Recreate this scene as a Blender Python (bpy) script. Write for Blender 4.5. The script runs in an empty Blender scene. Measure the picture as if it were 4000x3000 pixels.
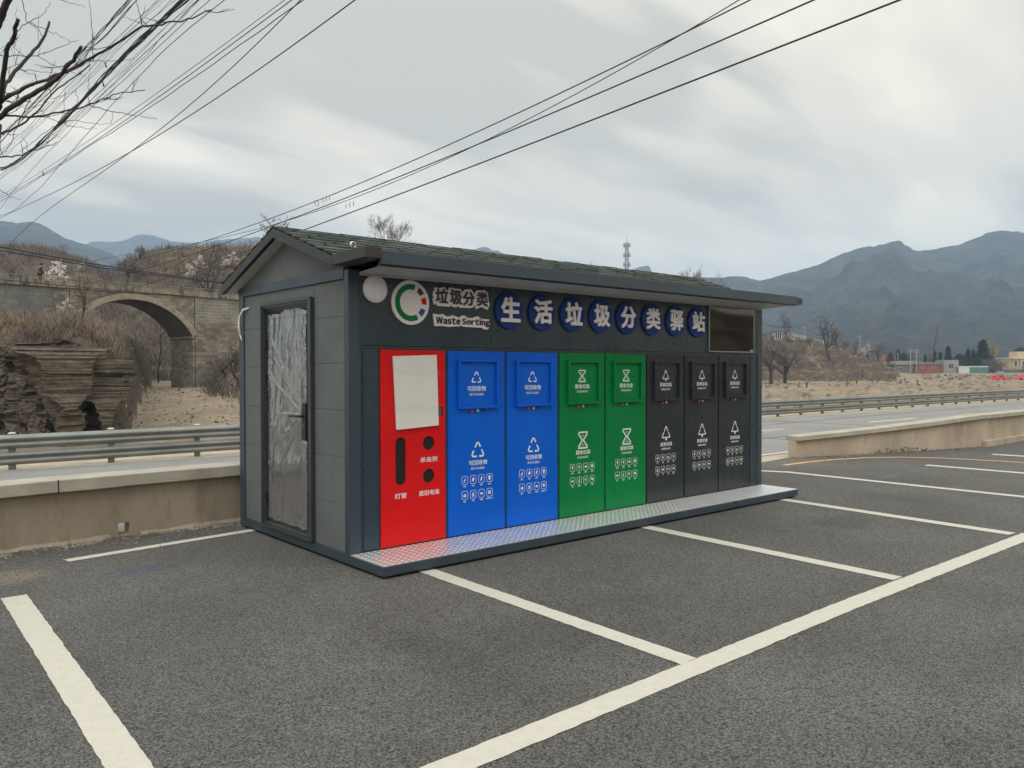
import bpy, bmesh, math, random
from mathutils import Vector, Matrix, noise as mnoise
R = math.radians
scene = bpy.context.scene
COL = scene.collection

# ------------------------------------------------------------------ camera
F_PX, YAW, PITCH, ROLL = 3097.12, 0.709238, -0.0175451, -0.00154275
CAM = Vector((-3.16997, -5.71950, 1.6))
fw = Vector((math.sin(YAW) * math.cos(PITCH), math.cos(YAW) * math.cos(PITCH), math.sin(PITCH)))
rt = Vector((math.cos(YAW), -math.sin(YAW), 0)); up = rt.cross(fw)
rt, up = (math.cos(ROLL) * rt + math.sin(ROLL) * up), (-math.sin(ROLL) * rt + math.cos(ROLL) * up)
FH = Vector((math.sin(YAW), math.cos(YAW), 0)); RH = Vector((math.cos(YAW), -math.sin(YAW), 0))
cam_d = bpy.data.cameras.new('camera'); cam = bpy.data.objects.new('camera', cam_d); COL.objects.link(cam)
cam_d.sensor_width = 36; cam_d.lens = F_PX / 4000 * 36; cam_d.clip_start = 0.05; cam_d.clip_end = 30000
M = Matrix((rt, up, -fw)).transposed().to_4x4(); M.translation = CAM; cam.matrix_world = M
scene.camera = cam

# ------------------------------------------------------------------ light
SUN_DIR = Vector((-0.50, -0.42, 0.90)).normalized()
sun_d = bpy.data.lights.new('sun', 'SUN'); sun_d.energy = 1.2; sun_d.angle = R(35); sun_d.color = (1, .98, .95)
sun = bpy.data.objects.new('sun', sun_d); COL.objects.link(sun)
sun.rotation_euler = SUN_DIR.to_track_quat('Z', 'Y').to_euler()
scene.view_settings.view_transform = 'Standard'; scene.view_settings.look = 'None'
scene.view_settings.exposure = 0.0; scene.view_settings.gamma = 1
scene.render.engine = 'CYCLES'
cy = scene.cycles
cy.max_bounces = 8; cy.diffuse_bounces = 3; cy.glossy_bounces = 4; cy.transparent_max_bounces = 16; cy.volume_bounces = 2
cy.use_denoising = True

def nd(nt, typ, **kw):
    n = nt.nodes.new(typ)
    for k, v in kw.items():
        if k.startswith('i_'):
            key = k[2:]
            n.inputs[int(key) if key.isdigit() else key.replace('_', ' ')].default_value = v
        else: setattr(n, k, v)
    return n

world = bpy.data.worlds.new('World'); scene.world = world; world.use_nodes = True
def build_world():
    nt = world.node_tree; nt.nodes.clear(); L = nt.links.new
    out = nd(nt, 'ShaderNodeOutputWorld')
    sky = nd(nt, 'ShaderNodeTexSky', sky_type='NISHITA', sun_disc=False)
    sky.sun_elevation = math.asin(SUN_DIR.z); sky.sun_rotation = math.atan2(SUN_DIR.x, SUN_DIR.y)
    sky.air_density = 1.5; sky.dust_density = 3
    bg1 = nd(nt, 'ShaderNodeBackground', i_Strength=0.09); L(sky.outputs[0], bg1.inputs[0])
    tc = nd(nt, 'ShaderNodeTexCoord'); sep = nd(nt, 'ShaderNodeSeparateXYZ'); L(tc.outputs['Generated'], sep.inputs[0])
    ab = nd(nt, 'ShaderNodeMath', operation='MAXIMUM', i_1=0.0); L(sep.outputs[2], ab.inputs[0])
    zz = nd(nt, 'ShaderNodeMath', operation='ADD', i_1=0.22); L(ab.outputs[0], zz.inputs[0])
    dx = nd(nt, 'ShaderNodeMath', operation='DIVIDE'); L(sep.outputs[0], dx.inputs[0]); L(zz.outputs[0], dx.inputs[1])
    dy = nd(nt, 'ShaderNodeMath', operation='DIVIDE'); L(sep.outputs[1], dy.inputs[0]); L(zz.outputs[0], dy.inputs[1])
    cmb = nd(nt, 'ShaderNodeCombineXYZ'); L(dx.outputs[0], cmb.inputs[0]); L(dy.outputs[0], cmb.inputs[1])
    mp = nd(nt, 'ShaderNodeMapping'); mp.inputs['Rotation'].default_value = (0, 0, R(48)); mp.inputs['Scale'].default_value = (0.50, 1.35, 1)
    mp.inputs['Location'].default_value = (3.3, 1.7, 0)
    L(cmb.outputs[0], mp.inputs[0])
    n1 = nd(nt, 'ShaderNodeTexNoise', i_Scale=1.15, i_Detail=4.0, i_Roughness=0.42, i_Distortion=0.5); L(mp.outputs[0], n1.inputs[0])
    n2 = nd(nt, 'ShaderNodeTexNoise', i_Scale=3.4, i_Detail=3.0, i_Roughness=0.4, i_Distortion=0.3); L(mp.outputs[0], n2.inputs[0])
    mx = nd(nt, 'ShaderNodeMix', data_type='FLOAT', i_0=0.28); L(n1.outputs[0], mx.inputs[2]); L(n2.outputs[0], mx.inputs[3])
    cr = nd(nt, 'ShaderNodeValToRGB'); cr.color_ramp.interpolation = 'EASE'
    e = cr.color_ramp.elements
    e[0].position = 0.41; e[0].color = (.74, .69, .575, 1)
    e[1].position = 0.61; e[1].color = (1.36, 1.22, .96, 1)
    m = cr.color_ramp.elements.new(0.50); m.color = (1.06, .96, .78, 1)
    L(mx.outputs[0], cr.inputs[0])
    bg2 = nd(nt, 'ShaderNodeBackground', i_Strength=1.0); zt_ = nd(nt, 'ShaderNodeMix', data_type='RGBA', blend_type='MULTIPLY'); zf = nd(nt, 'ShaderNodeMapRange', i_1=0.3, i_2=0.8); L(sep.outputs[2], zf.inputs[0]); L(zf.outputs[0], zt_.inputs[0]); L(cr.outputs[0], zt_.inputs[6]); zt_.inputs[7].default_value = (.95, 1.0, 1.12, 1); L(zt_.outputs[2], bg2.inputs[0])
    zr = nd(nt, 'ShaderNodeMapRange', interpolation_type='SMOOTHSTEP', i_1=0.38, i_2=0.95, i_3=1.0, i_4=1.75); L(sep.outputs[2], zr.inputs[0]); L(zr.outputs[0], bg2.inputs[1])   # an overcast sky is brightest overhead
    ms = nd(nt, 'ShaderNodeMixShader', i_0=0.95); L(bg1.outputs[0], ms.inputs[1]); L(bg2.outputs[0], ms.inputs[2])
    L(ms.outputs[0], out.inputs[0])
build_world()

# ------------------------------------------------------------------ materials
MATS = {}
def mat(name, col=(.5, .5, .5), rough=.6, metal=0., spec=.5, var=0., vscale=3., col2=None, bump=0., bscale=40., coord='Object', detail=5., bdist=.01, dirt=None, stretch=(1, 1, 1), fac=(.35, .65)):
    """Principled material: base colour mixed with col2 through noise, plus a bump noise."""
    if name in MATS: return MATS[name]
    m = bpy.data.materials.new(name); m.use_nodes = True; MATS[name] = m
    nt = m.node_tree; L = nt.links.new; b = nt.nodes['Principled BSDF']
    b.inputs['Base Color'].default_value = (*col, 1); b.inputs['Roughness'].default_value = rough
    b.inputs['Metallic'].default_value = metal; b.inputs['Specular IOR Level'].default_value = spec
    tc = nd(nt, 'ShaderNodeTexCoord'); mp = nd(nt, 'ShaderNodeMapping'); mp.inputs['Scale'].default_value = stretch
    L(tc.outputs[coord], mp.inputs[0])
    if var or col2:
        n = nd(nt, 'ShaderNodeTexNoise', i_Scale=vscale, i_Detail=detail, i_Roughness=.6); L(mp.outputs[0], n.inputs[0])
        r = nd(nt, 'ShaderNodeMapRange', i_1=fac[0], i_2=fac[1]); L(n.outputs[0], r.inputs[0])
        mx = nd(nt, 'ShaderNodeMix', data_type='RGBA'); L(r.outputs[0], mx.inputs[0])
        c2 = col2 or tuple(c * (1 - var) for c in col)
        c1 = col if col2 else tuple(min(1, c * (1 + var)) for c in col)
        mx.inputs[6].default_value = (*c1, 1); mx.inputs[7].default_value = (*c2, 1)
        last = mx.outputs[2]
        if dirt:
            n2 = nd(nt, 'ShaderNodeTexNoise', i_Scale=dirt[1], i_Detail=6.0, i_Roughness=.7); L(mp.outputs[0], n2.inputs[0])
            r2 = nd(nt, 'ShaderNodeMapRange', i_1=dirt[2], i_2=dirt[2] + .12); L(n2.outputs[0], r2.inputs[0])
            m2 = nd(nt, 'ShaderNodeMix', data_type='RGBA'); L(r2.outputs[0], m2.inputs[0]); L(last, m2.inputs[6])
            m2.inputs[7].default_value = (*dirt[0], 1); last = m2.outputs[2]
        L(last, b.inputs['Base Color'])
    if spec in (.16, .2, .45, .35):
        n3 = nd(nt, 'ShaderNodeTexNoise', i_Scale=1.7, i_Detail=6.0, i_Roughness=.7); L(tc.outputs[coord], n3.inputs[0])
        r3 = nd(nt, 'ShaderNodeMapRange', i_1=.35, i_2=.7, i_3=rough * .75, i_4=rough * 1.6); L(n3.outputs[0], r3.inputs[0]); L(r3.outputs[0], b.inputs['Roughness'])
    if bump:
        n = nd(nt, 'ShaderNodeTexNoise', i_Scale=bscale, i_Detail=3.0); L(mp.outputs[0], n.inputs[0])
        bp = nd(nt, 'ShaderNodeBump', i_Strength=bump, i_Distance=bdist); L(n.outputs[0], bp.inputs['Height']); L(bp.outputs[0], b.inputs['Normal'])
    return m

def asphalt(name, c_dark, c_light, grain, bstr, patch, stain=False):
    m = bpy.data.materials.new(name); m.use_nodes = True; MATS[name] = m
    nt = m.node_tree; L = nt.links.new; b = nt.nodes['Principled BSDF']
    b.inputs['Roughness'].default_value = .82; b.inputs['Specular IOR Level'].default_value = .35
    tc = nd(nt, 'ShaderNodeTexCoord')
    v = nd(nt, 'ShaderNodeTexVoronoi', i_Scale=grain); L(tc.outputs['Object'], v.inputs['Vector'])
    n0 = nd(nt, 'ShaderNodeTexNoise', i_Scale=grain * .45, i_Detail=3.0, i_Roughness=.7); L(tc.outputs['Object'], n0.inputs[0])
    sepc = nd(nt, 'ShaderNodeSeparateColor'); L(v.outputs['Color'], sepc.inputs[0])
    av = nd(nt, 'ShaderNodeMix', data_type='FLOAT', i_0=.55); L(sepc.outputs[0], av.inputs[2]); L(n0.outputs[0], av.inputs[3])
    cr = nd(nt, 'ShaderNodeValToRGB'); e = cr.color_ramp.elements
    e[0].position = .25; e[0].color = (*c_dark, 1); e[1].position = .8; e[1].color = (*c_light, 1); L(av.outputs[0], cr.inputs[0])
    n1 = nd(nt, 'ShaderNodeTexNoise', i_Scale=.55, i_Detail=5.0, i_Roughness=.6); L(tc.outputs['Object'], n1.inputs[0])
    r1 = nd(nt, 'ShaderNodeMapRange', i_1=.3, i_2=.7, i_3=1 - patch, i_4=1 + patch); L(n1.outputs[0], r1.inputs[0])
    mul = nd(nt, 'ShaderNodeVectorMath', operation='SCALE'); L(cr.outputs[0], mul.inputs[0]); L(r1.outputs[0], mul.inputs['Scale'])
    last = mul.outputs[0]
    def spot(cx, cyy, rx, ry, col, amt, last, edge=.35):
        mp = nd(nt, 'ShaderNodeMapping', vector_type='POINT'); mp.inputs['Location'].default_value = (-cx / rx, -cyy / ry, 0)
        mp.inputs['Scale'].default_value = (1 / rx, 1 / ry, 0); L(tc.outputs['Object'], mp.inputs[0])
        ln = nd(nt, 'ShaderNodeVectorMath', operation='LENGTH'); L(mp.outputs[0], ln.inputs[0])
        nn = nd(nt, 'ShaderNodeTexNoise', i_Scale=5.0, i_Detail=5.0); L(tc.outputs['Object'], nn.inputs[0])
        ad = nd(nt, 'ShaderNodeMath', operation='MULTIPLY_ADD', i_1=1.2, i_2=-.6); L(nn.outputs[0], ad.inputs[0])
        sm = nd(nt, 'ShaderNodeMath', operation='ADD'); L(ln.outputs['Value'], sm.inputs[0]); L(ad.outputs[0], sm.inputs[1])
        rr = nd(nt, 'ShaderNodeMapRange', i_1=1.0, i_2=1 - edge, i_3=0.0, i_4=amt); L(sm.outputs[0], rr.inputs[0])
        mm = nd(nt, 'ShaderNodeMix', data_type='RGBA', blend_type='MULTIPLY'); L(rr.outputs[0], mm.inputs[0]); L(last, mm.inputs[6]); mm.inputs[7].default_value = (*col, 1)
        return mm.outputs[2]
    if stain:
        last = spot(-1.28, 1.02, .38, .17, (.70, .86, 1.12), .95, last, .7)          # the bluish spill near the low wall
        last = spot(-2.3, 1.45, .5, .28, (1.7, 1.5, 1.2), .7, last)           # sandy patch in the corner
        last = spot(9.4, 1.55, 1.4, .45, (1.5, 1.4, 1.2), .6, last)
        last = spot(2.1, -4.2, 1.6, .22, (.80, .80, .80), .8, last, .9); last = spot(-.6, -1.6, .25, 1.5, (.84, .84, .84), .8, last, .9); last = spot(6.9, -1.6, .3, 1.2, (.82, .82, .82), .8, last, .9); last = spot(1.6, -1.9, .35, .2, (1.25, 1.22, 1.15), .7, last, .9); last = spot(3.8, -4.4, 1.2, .6, (1.16, 1.12, 1.04), .8, last, .9)
        last = spot(4.9, -1.7, .5, .3, (.72, .72, .74), .8, last)
        last = spot(.5, -2.2, 1.0, .5, (.8, .8, .8), .7, last)
        last = spot(8.8, -.4, .35, .12, (1.45, 1.4, 1.3), .7, last)
    L(last, b.inputs['Base Color'])
    bp = nd(nt, 'ShaderNodeBump', i_Strength=bstr, i_Distance=.004); L(av.outputs[0], bp.inputs['Height']); L(bp.outputs[0], b.inputs['Normal'])
    return m

def masonry(name, c1, c2, mortar, scale, rw, rh, msize, bump=.6):
    """stones of a wall: brick texture on the wall's own X (length) and Z (height)"""
    m = bpy.data.materials.new(name); m.use_nodes = True; MATS[name] = m
    nt = m.node_tree; L = nt.links.new; b = nt.nodes['Principled BSDF']; b.inputs['Roughness'].default_value = .9
    tc = nd(nt, 'ShaderNodeTexCoord'); sp = nd(nt, 'ShaderNodeSeparateXYZ'); L(tc.outputs['Object'], sp.inputs[0])
    ad = nd(nt, 'ShaderNodeMath', operation='ADD'); L(sp.outputs[0], ad.inputs[0]); L(sp.outputs[1], ad.inputs[1])
    cb = nd(nt, 'ShaderNodeCombineXYZ'); L(ad.outputs[0], cb.inputs[0]); L(sp.outputs[2], cb.inputs[1])
    nz = nd(nt, 'ShaderNodeTexNoise', i_Scale=1.3, i_Detail=2.0); L(cb.outputs[0], nz.inputs[0])
    ds = nd(nt, 'ShaderNodeVectorMath', operation='MULTIPLY_ADD'); L(nz.outputs['Color'], ds.inputs[0]); ds.inputs[1].default_value = (.22, .22, 0); L(cb.outputs[0], ds.inputs[2])
    br = nd(nt, 'ShaderNodeTexBrick', i_Scale=scale); L(ds.outputs[0], br.inputs['Vector'])
    br.inputs['Color1'].default_value = (*c1, 1); br.inputs['Color2'].default_value = (*c2, 1); br.inputs['Mortar'].default_value = (*mortar, 1)
    br.inputs['Mortar Size'].default_value = msize; br.inputs['Brick Width'].default_value = rw; br.inputs['Row Height'].default_value = rh; br.inputs['Bias'].default_value = -.1
    n2 = nd(nt, 'ShaderNodeTexNoise', i_Scale=.5, i_Detail=6.0, i_Roughness=.65); L(tc.outputs['Object'], n2.inputs[0])
    r2 = nd(nt, 'ShaderNodeMapRange', i_1=.3, i_2=.7, i_3=.62, i_4=1.3); L(n2.outputs[0], r2.inputs[0])
    sc = nd(nt, 'ShaderNodeVectorMath', operation='SCALE'); L(br.outputs[0], sc.inputs[0]); L(r2.outputs[0], sc.inputs['Scale'])
    L(sc.outputs[0], b.inputs['Base Color'])
    bp = nd(nt, 'ShaderNodeBump', i_Strength=bump, i_Distance=.05, invert=True); L(br.outputs['Fac'], bp.inputs['Height']); L(bp.outputs[0], b.inputs['Normal'])
    return m

def ground_mat(name, sand, sand2, veg, veg2, dry):
    """earth that turns to scrub where the vertex attribute veg is 1"""
    m = bpy.data.materials.new(name); m.use_nodes = True; MATS[name] = m
    nt = m.node_tree; L = nt.links.new; b = nt.nodes['Principled BSDF']; b.inputs['Roughness'].default_value = .95; b.inputs['Specular IOR Level'].default_value = .1
    tc = nd(nt, 'ShaderNodeTexCoord'); at = nd(nt, 'ShaderNodeAttribute', attribute_name='veg')
    def mixn(c1, c2, s, lo=.4, hi=.6, det=8.0):
        n = nd(nt, 'ShaderNodeTexNoise', i_Scale=s, i_Detail=det, i_Roughness=.7); L(tc.outputs['Object'], n.inputs[0])
        r = nd(nt, 'ShaderNodeMapRange', i_1=lo, i_2=hi); L(n.outputs[0], r.inputs[0])
        x = nd(nt, 'ShaderNodeMix', data_type='RGBA'); L(r.outputs[0], x.inputs[0])
        for k, c in ((6, c1), (7, c2)):
            if isinstance(c, tuple): x.inputs[k].default_value = (*c, 1)
            else: L(c, x.inputs[k])
        return x.outputs[2]
    a = mixn(sand, sand2, .35); a = mixn(a, tuple(c * .62 for c in sand2), 1.6, .55, .68)
    v = mixn(veg, veg2, .5); v = mixn(v, dry, .16, .52, .62)
    n = nd(nt, 'ShaderNodeTexNoise', i_Scale=.4, i_Detail=6.0); L(tc.outputs['Object'], n.inputs[0])
    ad = nd(nt, 'ShaderNodeMath', operation='MULTIPLY_ADD', i_1=.8, i_2=-.4); L(n.outputs[0], ad.inputs[0])
    sm = nd(nt, 'ShaderNodeMath', operation='ADD', use_clamp=True); L(at.outputs['Fac'], sm.inputs[0]); L(ad.outputs[0], sm.inputs[1])
    r = nd(nt, 'ShaderNodeMapRange', i_1=.4, i_2=.6); L(sm.outputs[0], r.inputs[0])
    x = nd(nt, 'ShaderNodeMix', data_type='RGBA'); L(r.outputs[0], x.inputs[0]); L(a, x.inputs[6]); L(v, x.inputs[7])
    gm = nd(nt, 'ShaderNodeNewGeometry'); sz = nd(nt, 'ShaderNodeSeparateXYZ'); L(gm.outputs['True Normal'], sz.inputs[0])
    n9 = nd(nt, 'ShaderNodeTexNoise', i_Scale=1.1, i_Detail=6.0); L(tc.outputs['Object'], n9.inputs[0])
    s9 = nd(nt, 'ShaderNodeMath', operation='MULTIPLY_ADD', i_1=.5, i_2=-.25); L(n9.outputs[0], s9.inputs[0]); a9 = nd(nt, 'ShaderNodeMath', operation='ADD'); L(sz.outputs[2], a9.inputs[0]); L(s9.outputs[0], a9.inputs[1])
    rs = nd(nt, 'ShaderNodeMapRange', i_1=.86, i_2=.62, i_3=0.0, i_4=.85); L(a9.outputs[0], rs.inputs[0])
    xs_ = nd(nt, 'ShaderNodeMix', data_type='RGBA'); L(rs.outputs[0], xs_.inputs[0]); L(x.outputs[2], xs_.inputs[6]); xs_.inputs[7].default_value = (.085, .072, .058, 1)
    L(xs_.outputs[2], b.inputs['Base Color'])
    nb = nd(nt, 'ShaderNodeTexNoise', i_Scale=2.2, i_Detail=8.0, i_Roughness=.7); L(tc.outputs['Object'], nb.inputs[0])
    bp = nd(nt, 'ShaderNodeBump', i_Strength=.9, i_Distance=.25); L(nb.outputs[0], bp.inputs['Height']); L(bp.outputs[0], b.inputs['Normal'])
    return m

def mountain_mat(name, c1, c2, c3):
    m = bpy.data.materials.new(name); m.use_nodes = True; MATS[name] = m
    nt = m.node_tree; L = nt.links.new; b = nt.nodes['Principled BSDF']; b.inputs['Roughness'].default_value = 1; b.inputs['Specular IOR Level'].default_value = .05
    tc = nd(nt, 'ShaderNodeTexCoord')
    n = nd(nt, 'ShaderNodeTexNoise', i_Scale=.02, i_Detail=12.0, i_Roughness=.78); L(tc.outputs['Object'], n.inputs[0])
    cr = nd(nt, 'ShaderNodeValToRGB'); e = cr.color_ramp.elements
    e[0].position = .36; e[0].color = (*c1, 1); e[1].position = .66; e[1].color = (*c3, 1); k = e.new(.5); k.color = (*c2, 1)
    L(n.outputs[0], cr.inputs[0]); L(cr.outputs[0], b.inputs['Base Color'])
    nb = nd(nt, 'ShaderNodeTexNoise', i_Scale=.035, i_Detail=10.0, i_Roughness=.8); L(tc.outputs['Object'], nb.inputs[0])
    bp = nd(nt, 'ShaderNodeBump', i_Strength=1.0, i_Distance=28.0); L(nb.outputs[0], bp.inputs['Height']); L(bp.outputs[0], b.inputs['Normal'])
    return m

LOT = asphalt('lot_asphalt', (.016, .016, .0155), (.188, .188, .180), 132, .9, .24, True)
ROAD = asphalt('road_asphalt', (.19, .195, .195), (.30, .30, .295), 80, .25, .12)
PAINT = mat('line_paint', (.53, .52, .455), .7, var=.04, vscale=16, bump=.4, bscale=220, bdist=.002, dirt=((.26, .255, .235), 55, .60))
PAINT_O = mat('orange_paint', (.62, .36, .15), .6, var=.15, vscale=8, dirt=((.25, .2, .14), 12, .6))
PAINT_Y = mat('yellow_paint', (.70, .60, .38), .6, var=.1, vscale=8)
SLATE = mat('slate_paint', (.036, .056, .076), .36, spec=.45, var=.08, vscale=2.5, bump=.03, bscale=6)
SLATE2 = mat('slate_panel', (.026, .047, .064), .26, spec=.45, var=.06, vscale=1.5, bump=.03, bscale=4)
RAKE = mat('weathered_trim', (.030, .032, .034), .55, var=.2, vscale=6, dirt=((.10, .09, .08), 22, .66), bump=.1, bscale=30)
STUCCO = mat('textured_cladding', (.119, .135, .136), .8, var=.10, vscale=3, bump=.9, bscale=95, bdist=.006)
FRAME = mat('door_frame_paint', (.040, .048, .050), .4, var=.1, vscale=4)
LEAF = mat('door_leaf_paint', (.080, .094, .104), .45, var=.1, vscale=3)
BLACK = mat('black_plastic', (.012, .012, .013), .4)
RENDERL = mat('pale_tan_render', (.44, .375, .295), .9, var=.16, vscale=1.6, bump=.35, bscale=18, dirt=((.32, .25, .185), 2.0, .56), stretch=(1, 1, .4))
CAVITY = mat('dark_interior', (.008, .008, .008), .9)
RED = mat('red_panel', (.62, .010, .012), .28, spec=.16, var=.07, vscale=1.3, bump=.02, bscale=5)
BLUE = mat('blue_panel', (.003, .108, .60), .28, spec=.16, var=.07, vscale=1.3, bump=.02, bscale=5)
GREEN = mat('green_panel', (.002, .185, .050), .28, spec=.16, var=.07, vscale=1.3, bump=.02, bscale=5)
GREY = mat('charcoal_panel', (.026, .032, .037), .24, spec=.35, var=.06, vscale=2, bump=.02, bscale=5)
WHITE = mat('white_lettering', (.74, .77, .80), .5)
PINKW = mat('white_acrylic', (.80, .77, .81), .35, var=.03, vscale=5)
DISC = mat('blue_acrylic', (.010, .036, .20), .5, spec=.2)
INK = mat('black_acrylic', (.018, .02, .022), .35)
SOFFIT = mat('soffit_board', (.46, .46, .45), .6, var=.06, vscale=3)
FOAM = mat('foam_sheet', (.68, .68, .66), .7, var=.04, vscale=2, bump=.1, bscale=25)
STEEL = mat('galvanised_steel', (.55, .57, .56), .38, metal=.9, var=.1, vscale=8)
RAILM = mat('guardrail_steel', (.25, .265, .255), .5, metal=.65, var=.16, vscale=1.6, dirt=((.26, .25, .22), 6, .68))
POSTM = mat('guardrail_post_steel', (.20, .22, .22), .6, metal=.5, var=.2, vscale=5)
CAPM = mat('pale_cap', (.62, .60, .54), .7)
CHROME = mat('shiny_metal', (.8, .8, .8), .15, metal=1)
PLATE = mat('diamond_plate', (.74, .76, .77), .42, metal=.70, var=.06, vscale=5, bump=.08, bscale=14)
CONC = mat('pale_concrete', (.40, .38, .32), .85, var=.14, vscale=3.5, bump=.35, bscale=30, dirt=((.24, .22, .19), 5, .66))
RENDERW = mat('tan_render', (.315, .268, .210), .9, var=.18, vscale=1.8, bump=.35, bscale=18, dirt=((.245, .20, .15), 2.6, .56), stretch=(1, 1, .35))
SHING = mat('green_shingle', (.076, .093, .089), .95, var=.3, vscale=5, bump=.8, bscale=260, bdist=.003, spec=.2)
WIREM = mat('black_cable', (.025, .028, .030), .6)
WIREG = mat('grey_cable', (.16, .16, .15), .6)
WIREW = mat('white_cable', (.75, .75, .73), .4)
BARK = mat('dark_bark', (.050, .040, .034), .9, var=.35, vscale=9, bump=.6, bscale=30)
TWIG = mat('grey_twigs', (.165, .137, .124), .95, var=.25, vscale=1.5)
TWIGD = mat('dark_twigs', (.085, .068, .060), .95, var=.25, vscale=1.5)
BLOSSOM = mat('blossom', (.62, .57, .555), .9, var=.1, vscale=3)
TEAL = mat('teal_trunk_paint', (.03, .11, .13), .8)
CONIF = mat('conifer_needles', (.024, .045, .032), .95, var=.4, vscale=.8)
WILLOW = mat('willow_shoots', (.34, .33, .08), .95, var=.25, vscale=.8)
DRYGRASS = mat('dry_grass', (.31, .235, .13), .95, var=.3, vscale=.9)
ROCK = mat('layered_rock', (.165, .135, .10), .95, col2=(.060, .053, .046), vscale=2.6, stretch=(1, 1, 2.4), bump=1., bscale=9.0, bdist=.07, detail=9, dirt=((.25, .17, .095), 1.3, .60))
STONE = masonry('bridge_stone', (.30, .265, .205), (.12, .117, .108), (.17, .155, .13), 1., .50, .25, .02)
STONE_GREY = masonry('coursed_grey_stone', (.20, .205, .19), (.15, .155, .15), (.14, .14, .13), 1., .9, .32, .012)
BRICKW = masonry('grey_block', (.27, .255, .22), (.21, .20, .18), (.36, .34, .31), 1., .75, .26, .02, .3)
RING = mat('arch_ring_concrete', (.32, .285, .225), .9, var=.2, vscale=1.2, dirt=((.12, .10, .085), 1.5, .56))
ARCH_UNDER = mat('arch_soffit', (.11, .090, .070), .95, var=.3, vscale=.8, dirt=((.24, .20, .15), 1.1, .62), stretch=(1, .25, 1))  # darker brown than the arch ring, with paler patches
PARA = mat('stained_concrete', (.27, .24, .19), .95, var=.15, vscale=2, dirt=((.075, .066, .056), 1.6, .50), stretch=(1, 1, .22))
SANDP = mat('sandy_shoulder', (.42, .37, .29), .95, var=.15, vscale=2.5, bump=.4, bscale=25)
GROUND = ground_mat('valley_earth', (.33, .275, .205), (.235, .195, .145), (.165, .133, .100), (.102, .086, .069), (.25, .18, .108))
MTN = mountain_mat('mountain_scrub', (.040, .044, .036), (.095, .085, .062), (.200, .160, .110))

# ------------------------------------------------------------------ mesh helpers
class MB:
    def __init__(s): s.v = []; s.f = []
    def add(s, vs, fs):
        o = len(s.v); s.v += [tuple(p) for p in vs]; s.f += [tuple(i + o for i in f) for f in fs]; return s
    def box(s, x0, x1, y0, y1, z0, z1):
        return s.add([(x0, y0, z0), (x1, y0, z0), (x1, y1, z0), (x0, y1, z0), (x0, y0, z1), (x1, y0, z1), (x1, y1, z1), (x0, y1, z1)],
                     [(0, 3, 2, 1), (4, 5, 6, 7), (0, 1, 5, 4), (1, 2, 6, 5), (2, 3, 7, 6), (3, 0, 4, 7)])
    def prism(s, poly, fn0, fn1):
        """poly: 2-D loop; fn0/fn1 map a 2-D point to the two faces"""
        n = len(poly); a = [fn0(*p) for p in poly]; b = [fn1(*p) for p in poly]
        return s.add(a + b, [tuple(range(n)), tuple(range(2 * n - 1, n - 1, -1))] + [(i, i + n, (i + 1) % n + n, (i + 1) % n) for i in range(n)])
    def front(s, poly, y0, y1):      # poly in x,z; y0 the visible (smaller) y
        return s.prism(poly, lambda x, z: (x, y0, z), lambda x, z: (x, y1, z))
    def tube(s, pts, rad, sides=6, caps=True):
        pts = [Vector(p) for p in pts]; n = len(pts)
        if not hasattr(rad, '__len__'): rad = [rad] * n
        ring = []; prev = None; vs = []; fs = []
        for i, p in enumerate(pts):
            d = (pts[min(i + 1, n - 1)] - pts[max(i - 1, 0)])
            d = d.normalized() if d.length > 1e-9 else Vector((0, 0, 1))
            if prev is None:
                a = d.cross(Vector((0, 0, 1)) if abs(d.z) < .9 else Vector((1, 0, 0))).normalized()
            else:
                a = prev - d * prev.dot(d); a = a.normalized() if a.length > 1e-6 else d.orthogonal().normalized()
            prev = a; b = d.cross(a)
            for k in range(sides):
                t = 2 * math.pi * k / sides
                vs.append(p + (a * math.cos(t) + b * math.sin(t)) * rad[i])
        for i in range(n - 1):
            for k in range(sides):
                k2 = (k + 1) % sides
                fs.append((i * sides + k, i * sides + k2, (i + 1) * sides + k2, (i + 1) * sides + k))
        if caps: fs += [tuple(range(sides - 1, -1, -1)), tuple(range((n - 1) * sides, n * sides))]
        return s.add(vs, fs)
    def xf(s, m):
        s.v = [tuple(m @ Vector(p)) for p in s.v]; return s
    def build(s, name, m, parent=None, smooth=False, bevel=0, loc=None):
        me = bpy.data.meshes.new(name); me.from_pydata(s.v, [], s.f); me.update()
        if smooth: me.polygons.foreach_set('use_smooth', [True] * len(me.polygons))
        me.materials.append(m)
        o = bpy.data.objects.new(name, me); COL.objects.link(o)
        if parent: o.parent = parent
        if loc: o.location = loc
        if bevel:
            b = o.modifiers.new('bevel', 'BEVEL'); b.width = bevel; b.segments = 2; b.limit_method = 'ANGLE'; b.angle_limit = R(40)
        return o

def tag(o, label=None, cat=None, group=None, kind=None):
    if label: o['label'] = label
    if cat: o['category'] = cat
    if group: o['group'] = group
    if kind: o['kind'] = kind
    return o
def thing(name, label, cat, loc=(0, 0, 0), rz=0, group=None):
    o = bpy.data.objects.new(name, None); COL.objects.link(o); o.location = loc; o.rotation_euler = (0, 0, rz); o.empty_display_size = .2
    return tag(o, label, cat, group)
def dup(root, loc, rz, scale, label, cat=None, group=None):
    r = root.copy(); COL.objects.link(r); r.location = loc; r.rotation_euler = (0, 0, rz)
    r.scale = scale if hasattr(scale, '__len__') else (scale,) * 3
    tag(r, label, cat, group)
    for ch in list(root.children):
        c = ch.copy(); COL.objects.link(c); c.parent = r
        for g in list(ch.children):
            d = g.copy(); COL.objects.link(d); d.parent = c
    return r

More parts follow.
